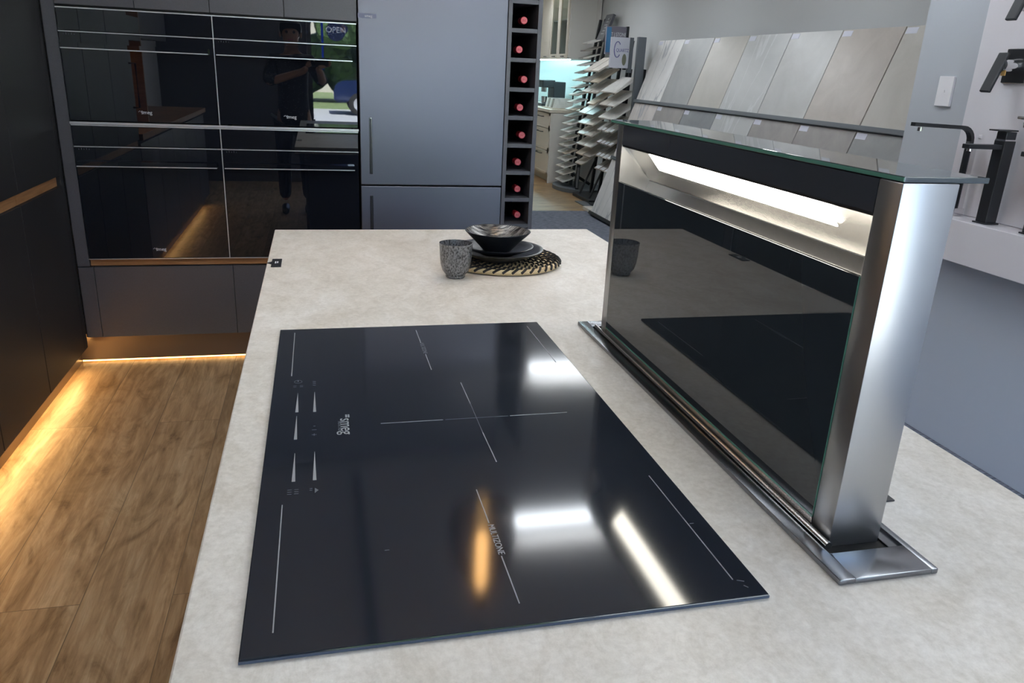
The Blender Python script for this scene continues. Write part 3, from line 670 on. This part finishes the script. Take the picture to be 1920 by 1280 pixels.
def mixer(x, y, h, label, reach, lever):
    t = thing('basin_mixer', label, 'tap', (x, y, LZ), 'black square taps on the ledge')
    MB().box(x-.031, x+.031, y-.031, y+.031, LZ+.0002, LZ+.006, .0015).build('base', 'black_matte', t)
    MB().box(x-.024, x+.024, y-.024, y+.024, LZ+.006, LZ+h-.035, .002).build('body', 'black_matte', t)
    MB().box(x-reach, x-.022, y-.017, y+.017, LZ+h-.066, LZ+h-.050, .002).build('spout', 'black_matte', t)
    MB().lathe([(0,0),(.009,0),(.009,.008),(0,.008)], 16, (x-reach+.02, y, LZ+h-.0745)).build('aerator', 'chrome', t, True)
    MB().box(x-.022, x+.022, y-.022, y+.022, LZ+h-.031, LZ+h-.004, .002).build('cartridge', 'black_matte', t)
    MB().box(x-.060, x+.026, y-.022, y+.022, LZ+h-.002, LZ+h+.003, .001).build('lever', 'black_matte', t)
    bx(x-.0225, x+.0225, y-.0225, y+.0225, LZ+h-.0352, LZ+h-.0305).build('gap_ring', 'chrome', t)
mixer(2.490, 1.81, .335, 'tall black square basin mixer on the white ledge, left of the hose', .165, .06)
mixer(2.490, 1.60, .33, 'black square mixer with a coiled hose at the right end of the ledge view', .12, .06)
t = thing('kitchen_tap', 'black and chrome gooseneck kitchen tap behind the square mixer', 'tap', (2.51, 1.985, LZ))
gx, gy, gt = 2.505, 1.985, 1.262
P = [(gx,gy,LZ+.0), (gx,gy,gt-.06)]+[(gx-.05+.05*math.cos(a_), gy, gt-.05+.05*math.sin(a_)) for a_ in [k*PI/12 for k in range(0,7)]]+[(gx-.05,gy,gt),(gx-.27,gy,gt+.006)]
MB().tube(P, .0155, 4, (1.1,.62)).build('neck', 'black_matte', t)
MB().tube([(gx-.10,gy-.001,gt+.0045),(gx-.265,gy-.001,gt+.0085)], .014, 4, (1,.4)).build('chrome_strip', 'chrome', t)
MB().lathe([(0,0),(.010,0),(.010,.014),(0,.014)], 16, (gx-.235, gy, gt-.018)).build('aerator', 'chrome', t, True)
MB().box(gx-.024, gx+.024, gy-.024, gy+.024, LZ+.0002, LZ+.03, .002).build('base', 'chrome', t)
bx(gx-.004, gx+.018, gy-.020, gy-.0165, LZ+.03, gt-.06).build('chrome_side', 'chrome', t)
# hose
t = thing('shower_hose', 'coiled chrome hose curving down between the black mixers', 'hose', (2.47, 1.62, 1.0))
P = []
for i in range(40):
    s_ = i/39; a_ = math.radians(118+ s_*120); P.append((2.52-.08*math.sin(PI*s_), 1.655-.115*math.cos(a_)*-1*.9, 1.105+.15*math.cos(math.radians(10+s_*150))))
MB().tube(P, .0052, 8).build('coil', 'chrome', t, True)
# wall mixers
def wallmixer(y, z, label, open_=True):
    t = thing('shower_mixer', label, 'shower mixer', (PX0, y, z), 'wall mixers on the display board')
    MB().box(PX0-.006, PX0-.0003, y-.068, y+.042, z-.060, z+.060, .002).build('wall_plate_rim', 'chrome', t)
    MB().box(PX0-.014, PX0-.006, y-.062, y+.040, z-.058, z+.058, .002).build('wall_plate', 'black_matte', t)
    MB().lathe([(0,0),(.026,0),(.022,.03),(.019,.055),(0,.055)], 24, (PX0-.014, y-.012, z), Matrix.Rotation(-PI/2, 4, 'Y')).build('cartridge', 'chrome', t, True)
    MB().box(-.014, .0, -.022, .022, -.115, .030, .004, rot=Matrix.Translation((PX0-.060, y+.005, z+.012)) @ Matrix.Rotation(math.radians(20), 4, 'Y')).build('lever', 'black_matte', t)
    MB().box(PX0-.062, PX0-.060, y-.022, y-.002, z-.035, z+.002).build('tag', 'brass_card', t)
wallmixer(1.90, 1.485, 'black wall shower mixer with chrome core on the glossy board')
wallmixer(1.86, 1.725, 'black wall shower mixer cut off at the top right corner of the photo', False)
t = thing('shower_bracket', 'small chrome bracket tap on the glossy board at the right edge', 'bracket', (PX0, 1.72, 1.30))
MB().tube([(PX0, 1.745, 1.305), (PX0-.05, 1.745, 1.305)], .008, 10).tube([(PX0-.045, 1.745, 1.31), (PX0-.045, 1.79, 1.312)], .006, 8).build('arm', 'chrome', t, True)
MB().lathe([(0,0),(.013,0),(.016,.02),(.010,.03),(0,.03)], 16, (PX0-.045, 1.745, 1.28)).build('nozzle', 'chrome', t, True)

# ------------------------------------------------------------------ leaning tile display
def plane_x(z): return 2.826+.345*(z-.05)
sy = [7.110, 6.525, 5.945, 5.360, 4.770, 4.183, 3.597, 3.01, 2.46]
tr_ = thing('tile_rack', 'long dark leaning rack holding rows of large tiles along the grey wall', 'display rack', (3.0, 4.8, 0))
def lean_box(y0, y1, z0, z1, off0, off1, bev=0):
    mb = MB(); n_ = Vector((1, 0, -.345)).normalized()
    P = [Vector((plane_x(z0), y0, z0)), Vector((plane_x(z1), y0, z1))]
    pts = [P[0]+n_*off0, P[1]+n_*off0, P[1]+n_*off1, P[0]+n_*off1]
    return mb.prism(pts, (0, y1-y0, 0), bev)
lean_box(2.45, 7.115, .02, 1.72, .022, .045).build('back_board', 'rack_black', tr_)
for z in (.030, .597, 1.158):
    lean_box(2.45, 7.115, z-.014, z+.014, -.012, .022, .002).build('rail', 'rack_grey' if z > .1 else 'rack_black', tr_)
rows = [
 ('top row', 1.174, 1.735, ['marble','stone_grey','stone_beige','stone_light','stone_pale','stone_taupe','stone_beige','stone_grey'], ['white marble','mid grey stone','beige grey stone','pale streaked grey stone','smooth pale grey stone','taupe stone','fine beige stone','grey stone']),
 ('middle row', .613, 1.142, ['marble_warm','stone_mid','stone_dark','stone_light','stone_mid','stone_mid','stone_grey','stone_grey'], ['warm white marble','brownish grey stone','dark grey stone','streaked grey stone','mid grey concrete look','mid grey concrete look','plain grey stone','plain grey stone']),
 ('bottom row', .046, .581, ['marble','marble','stone_pale','stone_grey','stone_light','stone_pale','stone_mid','stone_grey'], ['white marble','white marble','pale grey stone','grey stone','light streaked stone','pale stone','brownish grey stone','grey stone'])]
pos = ['farthest, next to the sample racks','second from the sample racks','third from the sample racks','fourth from the sample racks','fifth from the sample racks','sixth from the sample racks','seventh from the sample racks','nearest, by the wall corner']
for rn_, z0, z1, ms, ds in rows:
    for i in range(8):
        ya, yb = sy[i], sy[i+1]; gp = .004
        t = thing('tile', '%s tile in the %s, %s' % (ds[i], rn_, pos[i]), 'tile', (plane_x((z0+z1)/2), (ya+yb)/2, z0), 'large leaning tiles')
        lean_box(yb+gp, ya-(.001 if i % 2 else gp), z0, z1, .009, .019, .001).build('slab', ms[i], t)
        if i > 0 or rn_ == 'top row':
            lean_box(ya-.105, ya-.012, z1-.042, z1-.008, .0075, .0088).build('label', 'sign_white', t)

# ------------------------------------------------------------------ sample racks by the right wall
def board(x, z, y0, y1, dx, dz, material, label, group, th=.013, chip=False, notch=False):
    t = thing('sample_board', label, 'sample board', (x, (y0+y1)/2, z), group)
    d = Vector((dx, 0, dz)); n_ = Vector((-dz, 0, dx)).normalized()*th
    P = [Vector((x, y0, z)), Vector((x, y0, z))+d, Vector((x, y0, z))+d-n_, Vector((x, y0, z))-n_]
    MB().prism(P, (0, y1-y0, 0), .002).build('slab', material, t)
    if chip:
        u = d*.16; k = n_.normalized()*.001; c0 = Vector((x, y0+.012, z))+n_.normalized()*.0006+d*.03
        w_ = Vector((0, y1-y0-.024, 0)); MB().prism([c0, c0+u, c0+u+w_, c0+w_], k).build('label', 'white_print', t)
on = ['top','second','third','fourth','fifth','sixth','seventh','eighth','ninth','tenth','eleventh','twelfth','thirteenth','fourteenth','fifteenth','sixteenth','seventeenth','eighteenth','nineteenth','twentieth']
def rack(label, x, ybase, y0, y1, xt, zt, xb, zb, post_ys, tiers, arms=True):
    t = thing('sample_rack', label, 'display rack', (x, (y0+y1)/2, 0), 'black sample racks')
    for yy in post_ys:
        MB().tube([(xb, yy, .02), (xb, yy, zb), (xt, yy, zt)], .020, 4, (1.1, 1.1)).build('post', 'rack_black', t)
    return t
# rack A (farthest, leaning, narrow boards)
ra = rack('black leaning sample rack farthest from the tile display, many narrow boards', 3.25, 0, 8.8, 9.15, 3.50, 2.02, 3.20, .10, (8.79, 8.97, 9.15), 20)
mb = MB(); N = 30; pts = [(3.28+.31*math.cos(2*PI*i/N), 8.93+.44*math.sin(2*PI*i/N), .001) for i in range(N)]
mb.prism(pts, (0,0,.045)).build('base', 'rack_grey', ra)
MB().tube([(3.20,8.97,.2),(3.45,8.97,.06)], .02, 6).tube([(3.16,8.6,.05),(3.3,9.0,.55)], .02, 6).build('brace', 'rack_black', ra)
hp = MB().prism([(3.395,8.74,1.77),(3.395,8.98,1.77),(3.510,8.98,2.07),(3.510,8.74,2.07)], (.03,0,-.012)).build('header', 'sign_charcoal', ra)
for k in range(6):
    f0 = .25+k*.11; zc = 1.77+.30*f0; xc = 3.394+.115*f0
    MB().prism([(xc-.001,8.80,zc),(xc-.001,8.90-.02*(k%3),zc),(xc+.005,8.90-.02*(k%3),zc+.014),(xc+.005,8.80,zc+.014)], (-.001,0,.0005)).build('header_text', 'grey_print', hp)
cA = ['board_white','board_grey','board_grey','board_white','board_grey','board_beige','board_grey','board_cream','board_cream','board_beige','board_grey','board_cream','board_white','board_cream','board_cream','board_beige','board_white','board_cream','board_cream','board_white']
for k in range(20):
    z = 1.745-k*.0862; fx = max(0, (z-.55)/1.2); x = 3.03+.02*min(1, z/.5)+.235*fx**1.25
    for j, (ya, yb, nm) in enumerate([(8.985, 9.15, 'farther'), (8.80, 8.965, 'nearer')]):
        board(x, z, ya, yb, .16, .052, cA[k] if (k+j) % 3 else 'board_white', 'narrow stone sample on the farthest rack, %s tier from the top, %s of its pair' % (on[k], nm), 'samples on the farthest rack', .011)
# rack B
rb = rack('black sample rack in the middle of the three, carrying paired boards', 3.2, 0, 7.85, 8.4, 3.42, 1.75, 3.27, .10, (7.84, 8.10, 8.38), 10)
MB().box(3.05, 3.5, 7.80, 8.42, .001, .04, .004).build('base', 'rack_black', rb)
MB().tube([(3.10,7.95,.04),(3.26,7.95,.42)], .012, 6).tube([(3.10,8.3,.04),(3.26,8.3,.42)], .012, 6).build('brace', 'rack_black', rb)
zB = [1.427,1.312,1.201,1.081,.970,.858,.740,.622,.512,.401]
cB = [('board_cream','board_cream'),('board_grey','board_beige'),('board_cream','board_cream'),(None,'board_beige'),('board_cream','board_grey'),('board_cream','board_cream'),('board_cream','board_cream'),('board_cream','board_white'),('board_beige','board_grey'),('board_cream',None)]
for k, z in enumerate(zB):
    x = 3.035+.025*(k < 3)
    for j, (ya, yb, nm) in enumerate([(8.125, 8.37, 'farther'), (7.86, 8.105, 'nearer')]):
        if cB[k][j]: board(x, z, ya, yb, .24, .15, cB[k][j], 'wide stone sample on the middle rack, %s tier from the top, %s of its pair' % (on[k], nm), 'samples on the middle rack', .016)
# rack C
rc = rack('black and grey sample rack nearest the tile display, topped by the white brand sign', 3.2, 0, 7.2, 7.7, 3.36, 1.46, 3.27, .06, (7.30, 7.68), 7)
MB().box(3.215, 3.30, 7.17, 7.215, 0, 1.76, .002).build('side_upright', 'rack_grey', rc)
MB().box(3.02, 3.45, 7.18, 7.72, .001, .035, .003).build('base', 'rack_black', rc)
zC = [1.223,1.091,.958,.830,.694,.557,.419]
cC = [['board_white'],['board_cream','board_white'],['board_white'],['board_white','board_grey','board_white','board_grey'],['board_grey','board_grey','board_grey','board_grey'],['board_grey','board_grey','board_white','board_grey'],['board_grey','board_grey','board_cream']]
for k, z in enumerate(zC):
    n_ = len(cC[k]); w_ = .46/n_
    for j in range(n_):
        yb = 7.70-j*w_-.006; ya = 7.70-(j+1)*w_+.006
        nm = {1:'the single wide one', 2:['farther','nearer'][j] if n_ == 2 else ''}.get(n_) or ['farthest','second farthest','second nearest','nearest'][j]
        board(3.040, z, ya, yb, .24, .155, cC[k][j], 'sample on the rack beside the tiles, %s tier from top, %s' % (on[k], nm), 'samples on the nearest rack', .014, chip=(k >= 3))
# signs
t = thing('rack_sign', 'white sign with a blue looped letter on top of the nearest sample rack', 'sign', (3.1, 7.4, 1.46))
MB().box(3.016, 3.215, 7.395, 7.43, 1.463, 1.757, .002).build('board', 'sign_white', t)
mb = MB(); P = [(3.085+.034*math.cos(a_), 7.3935, 1.640+.075*math.sin(a_)) for a_ in [math.radians(40+k*14) for k in range(21)]]
mb.tube(P, .0045, 6).build('letter', 'sign_purple', t)
text('lettering', 'QUARTZ', .045, (3.140, 7.3945, 1.632), (1,0,0), (0,0,1), 'sign_purple', t, .0008, sx=.75)
MB().lathe([(0,0),(.028,0),(.028,.003),(0,.003)], 20, (3.165,7.3945,1.545), Matrix.Rotation(PI/2,4,'X') @ Matrix.Diagonal((.8,2.0,1,1))).build('picture', 'sign_olive', t)
MB().box(3.216, 3.255, 7.39, 7.44, 1.42, 1.76, .002).build('post', 'rack_grey', t)
t = thing('rack_sign', 'mauve and blue sign reading T J STONE behind the white sign', 'sign', (3.22, 7.8, 1.65))
MB().box(3.10, 3.325, 7.80, 7.83, 1.60, 1.880, .002).build('board', 'sign_mauve', t)
bx(3.102, 3.155, 7.7985, 7.7998, 1.62, 1.87).build('picture', 'sign_blue', t)
MB().box(3.326, 3.350, 7.79, 7.84, 1.45, 1.885, .001).build('post', 'rack_black', t)
text('lettering', 'T J STONE', .052, (3.238, 7.7985, 1.800), (1,0,0), (0,0,1), 'white_print', t, .001, sx=.72)
# loose slabs on the floor
t = thing('stone_slab', 'flat pale slab on the floor at the foot of the marble tile', 'slab', (2.95, 7.45, 0))
MB().box(2.86, 3.10, 7.22, 7.46, .001, .035, .003).build('slab', 'board_cream', t)
t = thing('floor_plate', 'dark floor plate in front of the sample racks', 'plate', (3.0, 7.8, 0))
MB().box(2.93, 3.045, 7.50, 7.95, .0005, .012, .002).build('plate', 'rack_grey', t)

# ------------------------------------------------------------------ white kitchen in the distance
wk = thing('base_cabinet', 'white shaker base cabinet with drawers in the far kitchen', 'cabinet', (3.2, 10.5, 0))
KX, KY0 = 3.02, 9.45
MB().box(KX+.02, XR2-.002, KY0, 12.9, .1, .90).build('body', 'white_paint', wk)
bx(KX+.07, XR2-.002, KY0+.01, 12.9, 0, .1).build('plinth', 'white_warm', wk)
ep = MB().box(KX+.0, XR2-.002, KY0-.020, KY0-.001, 0, .90, .002).build('end_panel', 'white_paint', wk)
for (a0, a1, b0, b1) in ((KX+.02, KX+.10, .02, .89), (XR2-.10, XR2-.02, .02, .89), (KX+.10, XR2-.10, .80, .89), (KX+.10, XR2-.10, .02, .12)):
    bx(a0, a1, KY0-.028, KY0-.0205, b0, b1).build('panel_frame', 'white_paint', ep)
for c_ in range(4):
    yy = KY0+.01+c_*.85
    for z0, z1 in ((.70,.885),(.42,.69),(.11,.41)):
        d = MB().box(KX, KX+.019, yy, yy+.84, z0, z1, .002, 1).build('drawer', 'white_warm', wk)
        MB().tube([(KX, yy+.30, z1-.05), (KX-.03, yy+.30, z1-.05), (KX-.03, yy+.54, z1-.05), (KX, yy+.54, z1-.05)], .006, 6).build('handle', 'black_matte', d)
        for q0, q1, r0_, r1_ in ((yy, yy+.84, z1-.03, z1), (yy, yy+.84, z0, z0+.03), (yy, yy+.05, z0, z1), (yy+.79, yy+.84, z0, z1)):
            bx(KX-.006, KX+.001, q0, q1, r0_, r1_).build('drawer_frame', 'white_warm', d)
t = thing('worktop', 'white worktop on the far white kitchen cabinets', 'worktop', (3.3, 11, .9))
MB().box(KX-.03, XR2-.002, KY0-.04, 12.9, .901, .94, .003).build('slab', 'white_warm', t)
t = thing('wall_cabinet', 'white wall cabinet with glass doors in the far kitchen', 'cabinet', (3.4, 11, 1.55))
UX, UY0, UZ0, UZ1 = 3.17, 9.40, 1.56, 2.40
mb = MB(); mb.box(UX+.02, XR2-.002, UY0, UY0+.02, UZ0, UZ1).box(UX+.02, XR2-.002, 10.22, 10.24, UZ0, UZ1).box(UX+.02, XR2-.002, 12.88, 12.9, UZ0, UZ1).box(UX+.02, XR2-.002, UY0, 12.9, UZ0, UZ0+.02).box(UX+.02, XR2-.002, UY0, 12.9, UZ1-.02, UZ1).box(XR2-.02, XR2-.002, UY0, 12.9, UZ0, UZ1).box(UX+.03, XR2-.01, UY0+.02, 12.88, 2.02, 2.035)
mb.build('body', 'white_paint', t)
for (a0, a1, b0, b1) in ((UX+.03, UX+.09, UZ0, UZ1), (XR2-.07, XR2-.01, UZ0, UZ1), (UX+.09, XR2-.07, UZ0, UZ0+.06)):
    bx(a0, a1, UY0-.008, UY0-.0005, b0, b1).build('end_frame', 'white_paint', t)
def shaker(y0, y1, glass):
    d = MB().box(UX, UX+.019, y0, y0+.05, UZ0, UZ1).box(UX, UX+.019, y1-.05, y1, UZ0, UZ1).box(UX, UX+.019, y0+.05, y1-.05, UZ0, UZ0+.06).box(UX, UX+.019, y0+.05, y1-.05, UZ1-.06, UZ1).build('door', 'white_warm', t)
    bx(UX+.008, UX+.012, y0+.05, y1-.05, UZ0+.06, UZ1-.06).build('pane' if glass else 'door_panel', 'cabinet_glass' if glass else 'white_warm', d)
    MB().tube([(UX-.02, y0+.06, UZ0+.03), (UX-.02, y0+.18, UZ0+.03)], .007, 6).build('handle', 'black_matte', d)
bx(UX+.05, UX+.07, UY0+.05, 10.2, UZ1-.032, UZ1-.0205).build('added_fill_strip', 'cabinet_fill_glow', t)  # added strip, only there to brighten the interior behind the glass doors
shaker(9.42, 9.805, True); shaker(9.815, 10.20, True)
for k in range(5): shaker(10.22+k*.53, 10.74+k*.53, False)
bx(UX+.04, UX+.07, UY0+.05, 12.7, UZ0-.012, UZ0-.001).build('led_strip', 'led_teal', t)
t = thing('packet', 'small blue and white packet standing inside the far glass cabinet', 'packet', (3.3, 9.6, 1.58))
MB().box(3.26, 3.34, 9.52, 9.66, 1.581, 1.80, .004).build('box', 'sign_purple', t); bx(3.255, 3.26, 9.53, 9.65, 1.60, 1.68).build('label', 'foil_end', t)
t = thing('splashback', 'white herringbone splashback glowing cyan under the far wall cabinets', 'splashback', (3.59, 11, .94))
bx(XR2-.012, XR2-.0005, 9.40, 12.9, .941, 1.559).build('tiles', 'herringbone', t)
t = thing('coffee_machine', 'black coffee machine on the far white worktop', 'coffee machine', (3.15, 10.4, .94))
MB().box(3.12, 3.45, 10.25, 10.55, .941, .98, .005).build('base', 'black_matte', t)
MB().box(3.28, 3.45, 10.25, 10.55, .98, 1.27, .01).build('body', 'black_matte', t)
MB().box(3.12, 3.30, 10.26, 10.54, 1.19, 1.29, .01).build('head', 'black_matte', t)
MB().tube([(3.18,10.34,1.19),(3.18,10.34,1.13)], .02, 12).tube([(3.18,10.46,1.19),(3.18,10.46,1.13)], .02, 12).build('spout', 'chrome', t, True)
MB().lathe([(0,0),(.035,0),(.04,.09),(.036,.09),(.03,.006),(0,.006)], 20, (3.19,10.4,.981)).build('drip_cup', 'chrome', t, True)
t = thing('dish_rack', 'pale toast shaped rack of upright boards on the far worktop', 'rack', (3.2, 9.7, .94))
MB().box(3.05, 3.38, 9.50, 10.0, .941, .955, .003).build('tray', 'board_beige', t)
for k in range(5):
    MB().prism([(3.07, 9.54+k*.09, .955), (3.33, 9.54+k*.09, .955), (3.36, 9.56+k*.09, 1.07), (3.10, 9.56+k*.09, 1.07)], (0,.012,0)).build('upright_board', 'board_grey' if k % 2 else 'board_white', t)
t = thing('kitchen_tap', 'dark arched tap over the far white worktop', 'tap', (3.45, 9.75, .94))
MB().tube([(3.5,9.62,.941),(3.5,9.62,1.12)]+[(3.43+.07*math.cos(a_), 9.62, 1.12+.07*math.sin(a_)) for a_ in [k*PI/8 for k in range(9)]]+[(3.36,9.62,1.06)], .012, 8).build('neck', 'black_matte', t, True)

# ------------------------------------------------------------------ person taking the photo (behind the camera)
def skin_fig(name, chains, material, parent, sub=2):
    """chains: list of point lists [(x,y,z,r)], first points may coincide with earlier ones"""
    verts, edges, rad = [], [], []
    def vid(p):
        for i, q in enumerate(verts):
            if (Vector(q)-Vector(p[:3])).length < 1e-5: return i
        verts.append(tuple(p[:3])); rad.append(p[3]); return len(verts)-1
    for ch in chains:
        ids = [vid(p) for p in ch]
        for a_, b_ in zip(ids, ids[1:]): edges.append((a_, b_))
    me = bpy.data.meshes.new(name); off = root_loc(parent)
    me.from_pydata([tuple(Vector(v_)-off) for v_ in verts], edges, []); me.materials.append(MATS[material])
    o = bpy.data.objects.new(name, me); COL.objects.link(o); o.parent = parent
    sm = o.modifiers.new('skin', 'SKIN'); sm.use_smooth_shade = True
    for i, sv in enumerate(me.skin_vertices[0].data):
        r_ = rad[i]; sv.radius = (r_, r_) if not isinstance(r_, tuple) else r_
    me.skin_vertices[0].data[0].use_root = True
    ss = o.modifiers.new('subdivision', 'SUBSURF'); ss.levels = sub; ss.render_levels = sub
    return o
bxp, byp = -.12, -.93
per = thing('person', 'person in dotted shirt and black trousers holding up a phone, mirrored in the oven', 'person', (bxp, byp, 0))
B = lambda x, y, z, r: (bxp+x, byp+y, z, r)
hipc, sp1, sp2, nk, hdv = B(0,0,.92,.13), B(0,.01,1.06,.115), B(0,.0,1.24,.125), B(0,.01,1.44,.055), B(0,.035,1.53,.06)
body = [[hipc, sp1, sp2, B(0,0,1.36,.10), nk, hdv, B(0,.045,1.60,.085), B(0,.035,1.66,.078)],
 [B(0,0,1.36,.10), B(.15,.0,1.385,.055), B(.27,.10,1.20,.042), B(.245,.27,1.30,.032), B(.225,.315,1.335,.024)],
 [B(0,0,1.36,.10), B(-.15,.0,1.385,.055), B(-.22,.13,1.19,.042), B(.10,.27,1.30,.030), B(.135,.315,1.335,.023)],
 [hipc, B(.095,0,.84,.085), B(.10,.015,.49,.055), B(.10,-.02,.11,.035)],
 [hipc, B(-.095,0,.84,.085), B(-.11,.015,.49,.055), B(-.115,-.02,.11,.035)]]
skin_fig('body', body, 'skin', per)
shirt = [[B(0,0,.80,.150), B(0,0,.90,.158), B(0,.01,1.06,.145), B(0,0,1.24,.150), B(0,0,1.36,.118), B(0,.005,1.405,.07)],
 [B(0,0,1.36,.118), B(.155,.0,1.385,.072), B(.262,.088,1.215,.062), B(.262,.16,1.235,.052)],
 [B(0,0,1.36,.118), B(-.155,.0,1.385,.072), B(-.215,.118,1.205,.062), B(-.12,.17,1.235,.050)]]
skin_fig('shirt', shirt, 'dotted_shirt', per)
skin_fig('trousers', [[B(0,0,.93,.15), B(.095,0,.82,.10), B(.10,.015,.49,.072), B(.10,-.02,.12,.058)], [B(0,0,.93,.15), B(-.095,0,.82,.10), B(-.11,.015,.49,.072), B(-.115,-.02,.12,.058)]], 'trousers', per)
for sx_ in (.10, -.115):
    skin_fig('shoe', [[B(sx_,-.05,.05,.042), B(sx_,.05,.042,.042), B(sx_,.15,.034,.034)]], 'shoe', per)
mb = MB(); res = bmesh.ops.create_uvsphere(mb.bm, u_segments=24, v_segments=16, radius=.105, matrix=Matrix.Translation((bxp, byp+.022, 1.655)) @ Matrix.Diagonal((.93,1.05,1.05,1)))
bmesh.ops.delete(mb.bm, geom=[w for w in mb.bm.verts if w.co.y > byp+.075 and w.co.z < 1.68], context='VERTS')
mb.build('hair', 'hair', per, True)
for s in (-1, 1):
    mb = MB(); bmesh.ops.create_uvsphere(mb.bm, u_segments=10, v_segments=8, radius=.013, matrix=Matrix.Translation((bxp+s*.032, byp+.122, 1.625))); mb.build('eye', 'hair', per, True)
    mb = MB(); bmesh.ops.create_uvsphere(mb.bm, u_segments=10, v_segments=8, radius=.022, matrix=Matrix.Translation((bxp+s*.092, byp+.03, 1.605)) @ Matrix.Diagonal((.4,.7,1.2,1))); mb.build('ear', 'skin', per, True)
MB().prism([(bxp-.014,byp+.115,1.59),(bxp+.014,byp+.115,1.59),(bxp,byp+.118,1.632)], (0,.03,-.004), .004).build('nose', 'skin', per, True)
MB().box(bxp-.024, bxp+.024, byp+.112, byp+.124, 1.556, 1.566, .003).build('mouth', 'foil_end', per, True)
# phone and hands, in the plane just behind the lens
pc = CAM - _f*.020
Mp = Matrix(((_r.x,_u.x,_f.x,pc.x),(_r.y,_u.y,_f.y,pc.y),(_r.z,_u.z,_f.z,pc.z),(0,0,0,1)))
ph = thing('phone', 'dark phone held up by the photographer, mirrored in the oven glass', 'phone', tuple(pc))
MB().box(-.02, .128, -.055, .018, -.004, .004, .003, rot=Mp).build('case', 'black_matte', ph, True)
MB().box(-.015, .123, -.051, .014, -.0046, -.0041, rot=Mp).build('screen', 'black_glass', ph)
MB().lathe([(0,0),(.007,0),(.007,.002),(0,.002)], 18, (0,0,0), Mp @ Matrix.Translation((0,0,.004))).build('lens', 'chrome', ph, True)
def hand(side):
    # side -1 holds the left end, +1 the right end; fingers curl behind the phone edge
    ox = -.028 if side < 0 else .136
    wpt = B(.135,.315,1.335,.023) if side < 0 else B(.225,.315,1.335,.024)
    L = lambda x, y, z: tuple(Mp @ Vector((x, y, z)))
    palm = L(ox+side*.012, -.045, -.030); kn = L(ox+side*.010, -.015, -.022)
    ch = [[(wpt[0], wpt[1], wpt[2], .023), (*palm, .021), (*kn, .018)]]
    skin_fig('hand', ch, 'skin', per)
    for k in range(4):
        yy = -.050+k*.019
        skin_fig('finger', [[(*L(ox+side*.010, yy, -.024), .0085), (*L(ox+side*.006, yy, -.006), .008), (*L(ox-side*.004, yy+.002, -.0135), .007)]], 'skin', per, 1)
    skin_fig('thumb', [[(*L(ox+side*.008, -.058, -.026), .010), (*L(ox-side*.006, -.050, -.017), .009), (*L(ox-side*.022, -.040, -.014), .008)]], 'skin', per, 1)
hand(-1); hand(1)
bpy.context.view_layer.update()
